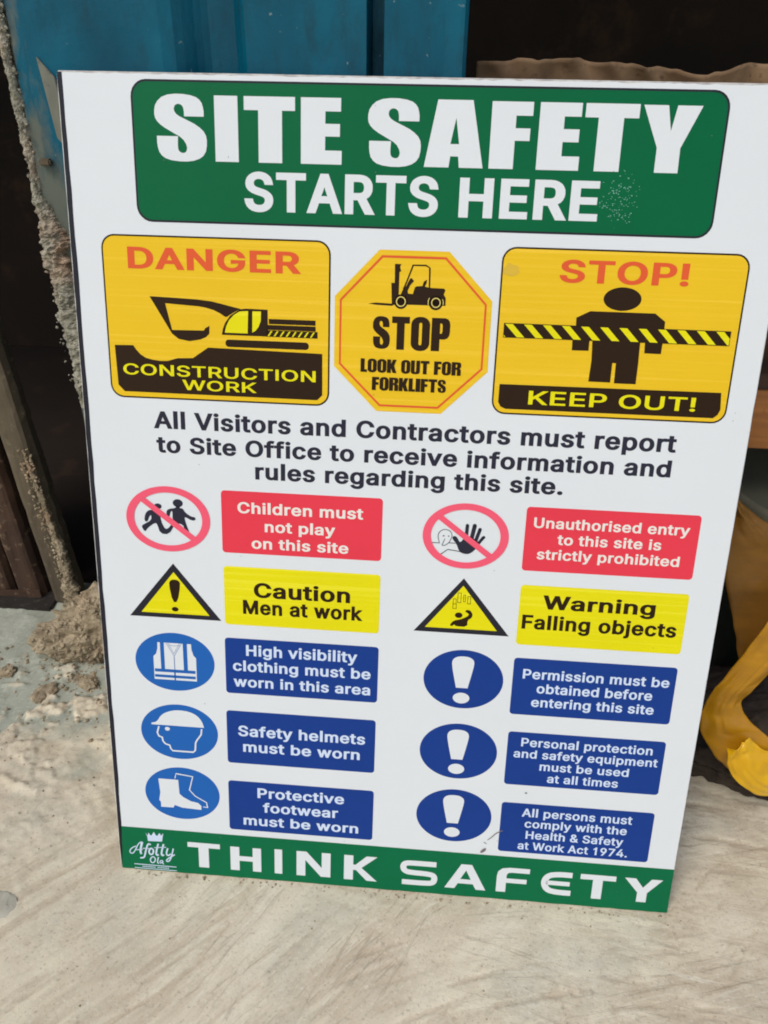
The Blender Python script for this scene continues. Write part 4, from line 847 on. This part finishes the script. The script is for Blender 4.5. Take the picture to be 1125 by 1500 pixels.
lay('pictogram', [carr, [(199.2, 473.2), (204.2, 474), (215, 473.7), (215, 472.3), (204.5, 472.6)], cabr, ell(220.7, 475.1, 4.5, 4.6, 28), ell(243.6, 475.1, 4.6, 4.6, 28)] , M['brown'], oc, 3)
lay('wheel_ring', [(ell(220.7, 475.2, 3.2, 3.3, 26), [ell(220.7, 475.2, 2.6, 2.7, 26)]), (ell(243.7, 475.2, 3.1, 3.2, 26), [ell(243.7, 475.2, 2.5, 2.6, 26)]),
                   stroke([(239.3, 478.2), (238.6, 476.2), (238.7, 473.6)], .45), stroke([(247.9, 477.6), (248.5, 475.8), (248.4, 474)], .4)], M['cream'], oc, 4)
lay('lettering', heavy_text('STOP', 202.6, 253.9, 444.1, 465.6, .045), M['brown'], oc, 3)
lay('lettering', heavy_text('LOOK OUT FOR', 195.1, 261.8, 428.5, 437.4, .035, .24) + heavy_text('FORKLIFTS', 203.1, 253.3, 416.5, 425.4, .03), M['brown'], oc, 4)

# ------- keep out panel
kp = lay('keep_out_panel', [rrect(284.6, 404.0, 439.6, 511.5, 9)], M['brown'], sign, 2)
lay('yellow_field', [rrect(285.7, 405.1, 438.5, 510.4, 8)], M['yellow'], kp, 3)
man = [ell(363.2, 481.7, 12.0, 7.3, 40), [(343.6, 473.5), (385.0, 473.5), (391.9, 468.6), (392.1, 460), (380, 462.5), (377.8, 455), (378.2, 441), (378.2, 427.8), (364.0, 427.8), (363.8, 441.0), (361.5, 441.0), (361.5, 428.2), (347.2, 428.3), (347.8, 441.8), (347.0, 455), (345.5, 462), (335.6, 460.5), (335.2, 469.1)],
       [(334.0, 457), (345.2, 457), (345.2, 448.3), (334.4, 448.2)], [(380.7, 457), (392.2, 457), (391.9, 448.0), (381.2, 448.1)]]
lay('pictogram', man, M['brown'], kp, 4)
lay('warning_tape', [rrect(288.9, 454.8, 434.3, 464.1), [(289, 424.2), (434.1, 424.5), (435.2, 413.4), (434, 410), (431.2, 407.6), (294.1, 407.7), (290.6, 409.2), (288.9, 412.2)]], M['brown'], kp, 5)
strp = []
for k in range(-1, 13):
    x = 289.6 + 12.3 * k; q = [(x, 463.6), (x + 5.0, 463.6), (x + 13.2, 455.2), (x + 8.2, 455.2)]
    def clipx(P, lim, keep_less):
        out = []
        for (ax, ay), (bx, by) in zip(P, P[1:] + P[:1]):
            ia = (ax <= lim) == keep_less; ib = (bx <= lim) == keep_less
            if ia: out.append((ax, ay))
            if ia != ib: t_ = (lim - ax) / (bx - ax); out.append((lim, ay + (by - ay) * t_))
        return out
    q = clipx(q, 289.3, False)
    q = clipx(q, 433.9, True) if q else q
    if len(q) > 2: strp.append(q)
lay('tape_stripes', strp, M['lemon'], kp, 6)
font_lines(kp, M['orange'], 4, [('STOP!', 321.8, 403.2, 490.8, 13.9)], .024)
font_lines(kp, M['lemon'], 6, [('KEEP OUT!', 308.9, 418.9, 411.4, 9.2)], .013)
# faint smudge at the panel's upper left
t = NT('grey_smudge_ink'); t.color(s2l((214, 176, 44))); t.rough(.5); M['smudge'] = t.m
lay('smudge', [smoothp([(291 + rs.uniform(-1, 1) + 5.5 * math.cos(a) , 497 + 4.5 * math.sin(a) * rs.uniform(.5, 1.2)) for a in np.linspace(0, 6.2, 14)], (), 2)], M['smudge'], kp, 4)

# ------- instruction text
font_lines(sign, M['text'], 2, [('All Visitors and Contractors must report', 49.8, 410.5, 382.9, 12.2), ('to Site Office to receive information and', 51.0, 409.2, 365.5, 11.9), ('rules regarding this site.', 121.7, 338.0, 349.2, 11.9)], .027, name='instruction_text')

# ------- round prohibition pictograms
def prohib(name, cx, cy, rx, ry, irx, iry, slash, pics, lab):
    p = lay(name, [(ell(cx, cy, rx, ry), [ell(cx, cy, irx, iry)])], M['pink'], sign, 4); p['label'] = lab
    lay('slash', [slash], M['pink'], p, 5)
    lay('pictogram', pics, M['text'], p, 3)
    return p
kid1 = [(44.8, 322.4), (47.3, 322.4), (51.0, 320.6), (51.2, 314.3), (53.9, 308.1), (56.5, 308.7), (59.5, 312.8), (61.4, 312.0), (56.8, 304.2), (50.2, 304.5), (48.4, 311.4), (46.9, 312.8), (41.2, 308.6), (38.8, 304.9), (36.3, 309.4), (38.5, 311.2), (44.0, 314.3), (44.3, 318.7), (42.6, 317.2), (41.3, 313.2), (38.8, 313.4), (39.6, 318.9), (42.0, 321.8)]
kid2 = [(57.2, 323.7), (62.9, 324.8), (62.9, 326.6), (65.6, 326.6), (65.7, 324.7), (67.9, 324.8), (69.4, 321.8), (74.0, 318.7), (76.8, 318.5), (77.2, 316.4), (74.5, 315.6), (68.9, 318.6), (69.2, 315.9), (70.4, 311.4), (72.4, 306.1), (68.5, 308.4), (67.7, 312.4), (61.8, 313.4), (60.0, 315.4), (60.2, 323.0), (58.5, 321.2), (57.9, 317.7), (55.7, 318.9), (55.7, 322.0)]
prohib('children_prohibition_symbol', 56.7, 315.9, 31.2, 24.9, 25.3, 20.2, [(37.0, 328.6), (40.6, 331.3), (76.9, 303.2), (73.0, 300.6)],
       [smoothp(kid1, (), 1), smoothp(kid2, (), 1), ell(49.5, 325.4, 2.8, 2.1, 16), ell(64.4, 328.5, 3.7, 3.0, 20)], 'pink ring with slash over two walking children')
palm = [(263.8, 314.2), (265, 315.1), (266.6, 314.7), (267.8, 313.1), (268.8, 311), (269.9, 310.6), (272.6, 314.4), (274.4, 315.9), (279, 314), (282.4, 311.5), (283.9, 309.5), (280.8, 306.0), (277.8, 302.8), (275.0, 301.7), (271.4, 302.2), (269.0, 303.8), (267.0, 309.2), (264.0, 312.5)]
fing = [stroke([(273.6, 315), (273.9, 323.2)], 2.5), ell(273.9, 323.3, 1.25, 1.3, 12), stroke([(277.4, 313.5), (279.1, 323.4)], 2.9), ell(279.1, 323.5, 1.45, 1.4, 12), stroke([(280.4, 312), (283.0, 320.8)], 2.5), ell(283.0, 320.9, 1.25, 1.2, 12), stroke([(282.2, 310), (285.9, 315.2)], 2.2), ell(286.0, 315.2, 1.2, 1.0, 12)]
facel = [stroke([(254.7, 309.4), (253.3, 314.6), (254.6, 318), (258.1, 319.9), (262.0, 318.7), (263.6, 315.9), (263.1, 313), (261.4, 309.4), (258.8, 307.6), (256.5, 307.3), (257.4, 309.6), (258.6, 312.6)], .45, 1),
         stroke([(248.6, 309.2), (254.9, 309.2)], .5), stroke([(261.4, 309.6), (266.4, 309.6)], .5), stroke([(255.6, 300.2), (261.0, 304.6), (266.1, 304.0), (271.4, 303.2)], .55), ell(257.5, 314.7, .7, .5, 10), ell(261.1, 314.7, .5, .45, 10)]
prohib('no_entry_prohibition_symbol', 273.1, 315.2, 30.6, 24.5, 24.7, 19.8, [(252.6, 327.5), (256.2, 330.0), (292.6, 302.8), (288.9, 300.2)],
       [smoothp(palm, (), 1)] + fing + facel, 'pink ring with slash over a face and a raised hand')

# ------- warning triangles
def triangle(name, o, i, cut, pics, lab):
    p = lay(name, [o], M['black'], sign, 2); p['label'] = lab
    lay('yellow_field', [i], M['lemon'], p, 3)
    lay('pictogram', pics, M['brown'], p, 4)
triangle('caution_triangle', [(58.6, 281.4), (23.2, 237.1), (93.8, 237.1)], [(58.7, 274.6), (32.3, 240.7), (84.9, 240.7)], 0,
         [smoothp([(56.0, 268.0), (59.2, 268.8), (62.4, 268.0), (63.6, 264.9), (60.8, 250.4), (57.0, 250.4), (54.6, 264.9)], (), 1), ell(58.6, 244.5, 2.6, 1.9, 20)], 'black edged yellow triangle with an exclamation mark')
def fr(x0, y0, x1, y1, w=.35): return (rrect(x0, y0, x1, y1), [rrect(x0 + w, y0 + w, x1 - w, y1 - w)])
fo = [(265.6, 245.4), (268.3, 249.3), (273.6, 250.6), (278.1, 253.0), (279.4, 254.6), (278.6, 255.8), (276.4, 256.9), (277.3, 258.5), (280.2, 258.2), (282.2, 255), (281.4, 252.0), (278.6, 250.4), (278.7, 244.8), (269.9, 244.8), (269.4, 246.4), (267.2, 244.6)]
triangle('falling_objects_triangle', [(274.0, 283.0), (239.3, 239.1), (309.6, 239.1)], [(274.0, 277.2), (247.6, 242.8), (300.6, 242.8)], 0,
         [fr(270.3, 263.7, 273.0, 271.6), fr(267.1, 262.4, 269.6, 266.7), fr(267.1, 258.8, 269.9, 262.7), fr(274.5, 264.6, 276.2, 270.2), fr(277.6, 263.1, 280.0, 269.3), ell(271.9, 253.8, 2.8, 2.2, 20), smoothp(fo, (), 1)], 'black edged yellow triangle with things falling on a figure')

# ------- blue mandatory discs
def disc(name, cx, cy, rx, ry, mat, lab):
    p = lay(name, [ell(cx, cy, rx, ry)], mat, sign, 2); p['label'] = lab; return p
v = disc('vest_symbol', 56.2, 199.7, 31.2, 24.8, M['blue'], 'blue oval with a white high visibility vest')
lay('pictogram', [[(43.2, 215.9), (69.5, 215.9), (69.8, 211.1), (71.2, 206.2), (73.1, 204.1), (73.0, 184.1), (39.4, 184.1), (39.5, 203.8), (41.8, 206.3), (43, 210.7)]], M['white'], v, 3)
lay('vest_bands', [rrect(45.2, 193, 48.2, 216), rrect(63.1, 193, 66.3, 216), rrect(40.1, 190.7, 72.2, 193.3), rrect(39.9, 186.0, 72.2, 188.3), rrect(55.3, 183.9, 56.4, 191), rrect(55.65, 190, 56.15, 204.6),
                   stroke([(50.1, 215.8), (55.9, 204.9), (61.9, 215.8)], .3), stroke([(51.6, 215.8), (55.9, 207.0), (60.4, 215.8)], .25), stroke([(51.8, 214.2), (56, 213.6), (60.5, 214.2)], .25)], M['blue'], v, 4)
v = disc('helmet_symbol', 57.0, 137.7, 31.2, 24.8, M['blue'], 'blue oval with a white helmeted head')
hel = [(34.6, 144.6), (37.9, 145.4), (40.1, 147.5), (42.1, 151.2), (46.1, 154.6), (51.8, 156.8), (58.1, 157.6), (65.7, 156.9), (71.8, 153.9), (75.5, 149.1), (77.2, 143.2), (34.6, 143.2)]
lay('pictogram', [smoothp(hel, (0, 10, 11), 1), ell(47.3, 140.0, 2.0, 1.7, 18), stroke([(40.5, 141.9), (38.9, 136.0), (40.1, 132.8), (42.7, 131.9), (43.2, 128.4), (45.0, 126.1), (48.5, 125.0), (49.2, 122.1), (50.8, 120.1), (67.7, 120.1), (69.2, 121.9), (69.8, 129.0), (71.0, 131.4), (74.6, 136.9), (75.1, 141.9)], 1.25)], M['white'], v, 3)
v = disc('boot_symbol', 56.8, 80.0, 31.0, 24.7, M['blue'], 'blue oval with a white safety boot')
lay('pictogram', [[(37.4, 92.9), (53.9, 92.9), (54.4, 79.6), (57.4, 76.7), (63.7, 73.2), (69.5, 72.1), (72.3, 69.4), (72.1, 65.5), (56.2, 66.3), (49.8, 68.4), (48.9, 65.8), (38.4, 65.7), (38.4, 70.6), (37.1, 72.2), (38.4, 79.8)],
                  stroke([(51.3, 94.2), (52.3, 98.7), (66.1, 96.9), (62.9, 84.0), (67.5, 78.4), (76.7, 73.0), (77.4, 68.3), (73.7, 68.6)], .85)], M['white'], v, 3)
for cy, lab in ((201.1, 'navy oval with a white exclamation mark beside the permission panel'), (138.3, 'navy oval with a white exclamation mark beside the personal protection panel'), (78.8, 'navy oval with a white exclamation mark beside the all persons panel')):
    v = disc('exclamation_symbol', 278.5, cy, 30.0, 24.6, M['navy'], lab)
    q = [(277.6, 220.6), (283, 219.9), (286.1, 216.9), (285.6, 211), (282.2, 193.9), (273.4, 193.9), (269.6, 211), (269.2, 216.9), (272.4, 219.9)]
    lay('pictogram', [smoothp([(x, y + cy - 201.1) for x, y in q], (4, 5), 2), ell(277.8, cy - 15.8, 6.3, 4.6, 28)], M['white'], v, 3)

# ------- text panels
def panel(name, x0, x1, y0, y1, mat, tmat, lines, bold, lab, cur=2.6):
    p = lay(name, [rrect(x0, y0, x1, y1, cur, 4)], mat, sign, 2); p['label'] = lab
    font_lines(p, tmat, 3, lines, bold)
M['offw'] = ink('print_offwhite', (232, 226, 218), .02); M['palew'] = ink('print_bluish_white', (206, 220, 240), .02)
panel('text_panel', 96.4, 213.3, 292.6, 340.0, M['red'], M['offw'], [('Children must', 108.3, 199.6, 323.5, 8.4), ('not play', 128.1, 179.6, 310.0, 8.3), ('on this site', 118.2, 189.4, 296.8, 8.3)], .022, 'red panel, Children must not play on this site')
panel('text_panel', 314.6, 434.6, 291.8, 339.6, M['red'], M['offw'], [('Unauthorised entry', 320.4, 428.1, 324.4, 7.7), ('to this site is', 337.8, 410.0, 312.6, 7.7), ('strictly prohibited', 324.3, 424.0, 301.0, 7.7)], .020, 'red panel, Unauthorised entry to this site is strictly prohibited')
panel('text_panel', 96.7, 213.4, 234.8, 281.9, M['lemon'], M['brown'], [('Caution', 119.2, 191.3, 258.0, 11.9), ('Men at work', 110.7, 201.0, 244.2, 11.4)], .027, 'yellow panel, Caution Men at work')
panel('text_panel', 315.3, 434.7, 233.2, 280.7, M['lemon'], M['brown'], [('Warning', 332.0, 412.4, 262.6, 10.9), ('Falling objects', 318.3, 429.5, 246.2, 11.2)], .027, 'yellow panel, Warning Falling objects')
panel('text_panel', 96.0, 213.8, 176.2, 223.5, M['navy'], M['palew'], [('High visibility', 112.3, 197.8, 209.2, 9.2), ('clothing must be', 101.8, 208.3, 195.8, 8.9), ('worn in this area', 102.0, 208.3, 182.2, 8.8)], .022, 'navy panel, High visibility clothing must be worn in this area')
panel('text_panel', 95.5, 213.4, 113.0, 160.6, M['navy'], M['palew'], [('Safety helmets', 104.5, 205.6, 138.2, 9.5), ('must be worn', 108.3, 201.6, 124.0, 9.3)], .022, 'navy panel, Safety helmets must be worn')
panel('text_panel', 95.3, 213.7, 49.0, 96.2, M['navy'], M['palew'], [('Protective', 119.2, 190.0, 81.4, 9.4), ('footwear', 123.5, 185.2, 67.7, 9.3), ('must be worn', 107.2, 202.0, 54.4, 9.1)], .022, 'navy panel, Protective footwear must be worn')
panel('text_panel', 315.2, 434.7, 174.6, 222.2, M['navy'], M['palew'], [('Permission must be', 322.6, 430.3, 205.4, 8.0), ('obtained before', 333.8, 419.3, 193.7, 8.0), ('entering this site', 330.7, 421.9, 182.0, 7.9)], .020, 'navy panel, Permission must be obtained before entering this site')
panel('text_panel', 315.8, 434.8, 112.0, 159.4, M['navy'], M['palew'], [('Personal protection', 326.3, 425.8, 147.0, 7.5), ('and safety equipment', 321.2, 430.9, 136.8, 7.3), ('must be used', 342.1, 410.3, 126.4, 7.3), ('at all times', 348.8, 403.3, 115.9, 7.4)], .018, 'navy panel, Personal protection and safety equipment')
panel('text_panel', 315.7, 434.8, 48.5, 95.2, M['navy'], M['palew'], [('All persons must', 332.1, 418.4, 83.0, 7.7), ('comply with the', 335.1, 415.4, 72.8, 7.5), ('Health & Safety', 336.8, 413.8, 62.2, 7.5), ('at Work Act 1974.', 331.3, 418.2, 51.7, 7.4)], .018, 'navy panel, All persons must comply with the Health and Safety at Work Act 1974')

# scuffs near the lower right
for P in (stroke([(318.2, 68.4), (313, 65.2), (310.5, 61.6), (306.8, 58.2)], 1.0, 1, .6), smoothp([(303.8, 49.4), (306.4, 50.4), (306.2, 47.8), (303.2, 45.0), (301.3, 45.8)], (), 1), stroke([(304, 55.8), (306.3, 54.5)], .7), ell(333.7, 105.2, 1.0, .7, 7)):
    lay('scuff_mark', [P], M['scuff'], sign, 5)
ds = []
for _ in range(46):
    x, y = rs.uniform(6, 452), rs.uniform(3, 600); r = rs.uniform(.12, .42); ds.append(ell(x, y, r, r * rs.uniform(.5, 1), 6))
lay('dirt_specks', ds, M['scuff'], sign, 7)['kind'] = 'stuff'

# ------- bottom band
bb = lay('think_safety_band', [nib((1.3, .6), (456.8, .6), 50, .25) + [(456.8, .6), (456.8, 43.6), (1.6, 43.1)]], M['green2'], sign, 2)
b1, t1 = 8.0, 32.4
Kp = [(191, b1), (198.6, b1), (198.6, 18.0), (201, 18.0), (210, b1), (218.6, b1), (205.6, 20.6), (218.6, t1), (209.6, t1), (200.6, 23.3), (198.6, 23.3), (198.6, t1), (191, t1)]
th = [[(68.2, b1), (76.8, b1), (76.8, 27.8), (86.5, 27.8), (86.5, 32.6), (59, 32.6), (59, 27.8), (68.2, 27.8)],
      [(95.3, b1), (102.9, b1), (102.9, 17.8), (114.2, 17.8), (114.2, b1), (121.3, b1), (121.3, 31.6), (114.2, 31.6), (114.2, 22.6), (102.9, 22.6), (102.9, 31.6), (95.3, 31.6)],
      rrect(132.7, b1, 139.1, t1), [(151.2, b1), (158.6, b1), (158.6, 24.0), (171.6, b1 + .3), (179.7, b1 + .3), (179.7, t1), (172.3, t1), (172.3, 17.2), (159.6, t1), (151.2, t1)], Kp,
      stroke([(267.2, 29.7), (248, 29.7), (241.3, 29.2), (239.8, 25.2), (241.6, 21.0), (248, 20.1), (259, 20.0), (265.4, 19.0), (266.4, 14.9), (265, 11.0), (258, 10.3), (239.5, 10.3)], 5.0, 2),
      ([(274.8, b1), (283.0, b1), (285.6, 13.2), (298.0, 13.2), (300.6, b1), (308.6, b1), (296.2, t1), (287.6, t1)], [[(287.4, 17.6), (296.0, 17.6), (291.8, 26.6)]]),
      [(317, 8.3), (324.8, 8.3), (324.8, 17.6), (341.4, 17.6), (341.4, 22.0), (324.8, 22.0), (324.9, 25.6), (326.2, 27.4), (329, 28.0), (343.3, 28.0), (343.3, 32.7), (327, 32.7), (321, 31.6), (317.8, 28.4), (317, 24)],
      stroke([(377.6, 30.0), (366, 30.0), (358.0, 28.2), (355.0, 21.2), (358.0, 13.9), (366, 12.2), (377.6, 12.2)], 5.2, 2), rrect(357, 19.0, 376.2, 23.2),
      [(394.4, 8.9), (402.3, 8.9), (402.3, 27.4), (412.6, 27.4), (412.6, 32.4), (384.2, 32.4), (384.2, 27.4), (394.4, 27.4)],
      [(430.6, 9.4), (438.4, 9.4), (438.4, 18.6), (449.6, 32.3), (440.8, 32.3), (434.6, 23.6), (428.2, 32.3), (419.4, 32.3), (430.6, 18.6)]]
lay('lettering', th, M['white'], bb, 3)
logo = [[(23.4, 38.9), (25.2, 35.6), (26.0, 38.8), (27.6, 36.3), (28.4, 36.1), (30.7, 40.0), (32.4, 36.4), (33.5, 36.3), (35.5, 39.4), (36.6, 36.7), (38.6, 39.2), (37.2, 30.8), (25.2, 30.3), (24.8, 34.9)],
        stroke([(14.6, 24.3), (10.6, 22.0), (8.5, 18.4), (9.6, 16.3), (11.8, 16.8), (14.0, 20.6), (16.6, 26.8), (19.6, 29.2)], .9, 2), stroke([(20.0, 29.0), (17.9, 19.6), (18.6, 16.4)], 2.0, 1, 1.6), stroke([(14.4, 20.4), (20.0, 21.2)], .8),
        stroke([(27.3, 26.6), (25.6, 27.8), (24.0, 25.2), (22.1, 17.6), (21.0, 12.9), (17.4, 12.4)], 1.4, 2), stroke([(20.3, 22.4), (25.6, 22.8)], .8),
        stroke([(27.6, 23.2), (29.6, 21.5), (28.6, 17.2), (26.2, 16.6), (25.2, 19.6), (26.6, 22.8), (28.4, 23.2)], 1.4, 1),
        stroke([(33.8, 28.3), (31.4, 19.0), (31.9, 16.2), (33.6, 17.4)], 1.5, 1), stroke([(38.4, 28.4), (36.0, 19.2), (36.5, 16.4), (38.2, 17.6)], 1.5, 1), stroke([(30.2, 24.0), (40.4, 25.4)], .8),
        stroke([(41.8, 24.6), (40.2, 19.0), (41.6, 16.6), (44.2, 19.0)], 1.3, 1), stroke([(46.6, 24.6), (44.6, 16.0), (42.6, 11.4), (40.2, 10.6), (40.2, 13.0), (47.6, 18.6)], 1.1, 2),
        stroke([(29.2, 14.6), (30.8, 12.6), (29.6, 9.0), (27.0, 8.2), (25.9, 11.2), (27.4, 14.2), (29.4, 14.8)], 1.0, 1), stroke([(33.3, 14.8), (32.0, 9.0), (33.4, 8.0)], 1.0, 1),
        stroke([(37.0, 11.6), (34.6, 11.2), (34.2, 8.4), (36.6, 9.6), (37.0, 11.4), (36.6, 8.4), (37.8, 7.8)], .8, 1),
        rrect(11.9, 5.5, 48.4, 6.3), rrect(12.0, 1.7, 48.5, 2.4)] + [rrect(19 + k * 1.45, 3.4, 20 + k * 1.45, 4.5) for k in range(16) if k != 8]
lay('logo', logo, M['palew'], bb, 3)
print('tris', sum(len(o.data.polygons) for o in S.objects if o.type == 'MESH'))
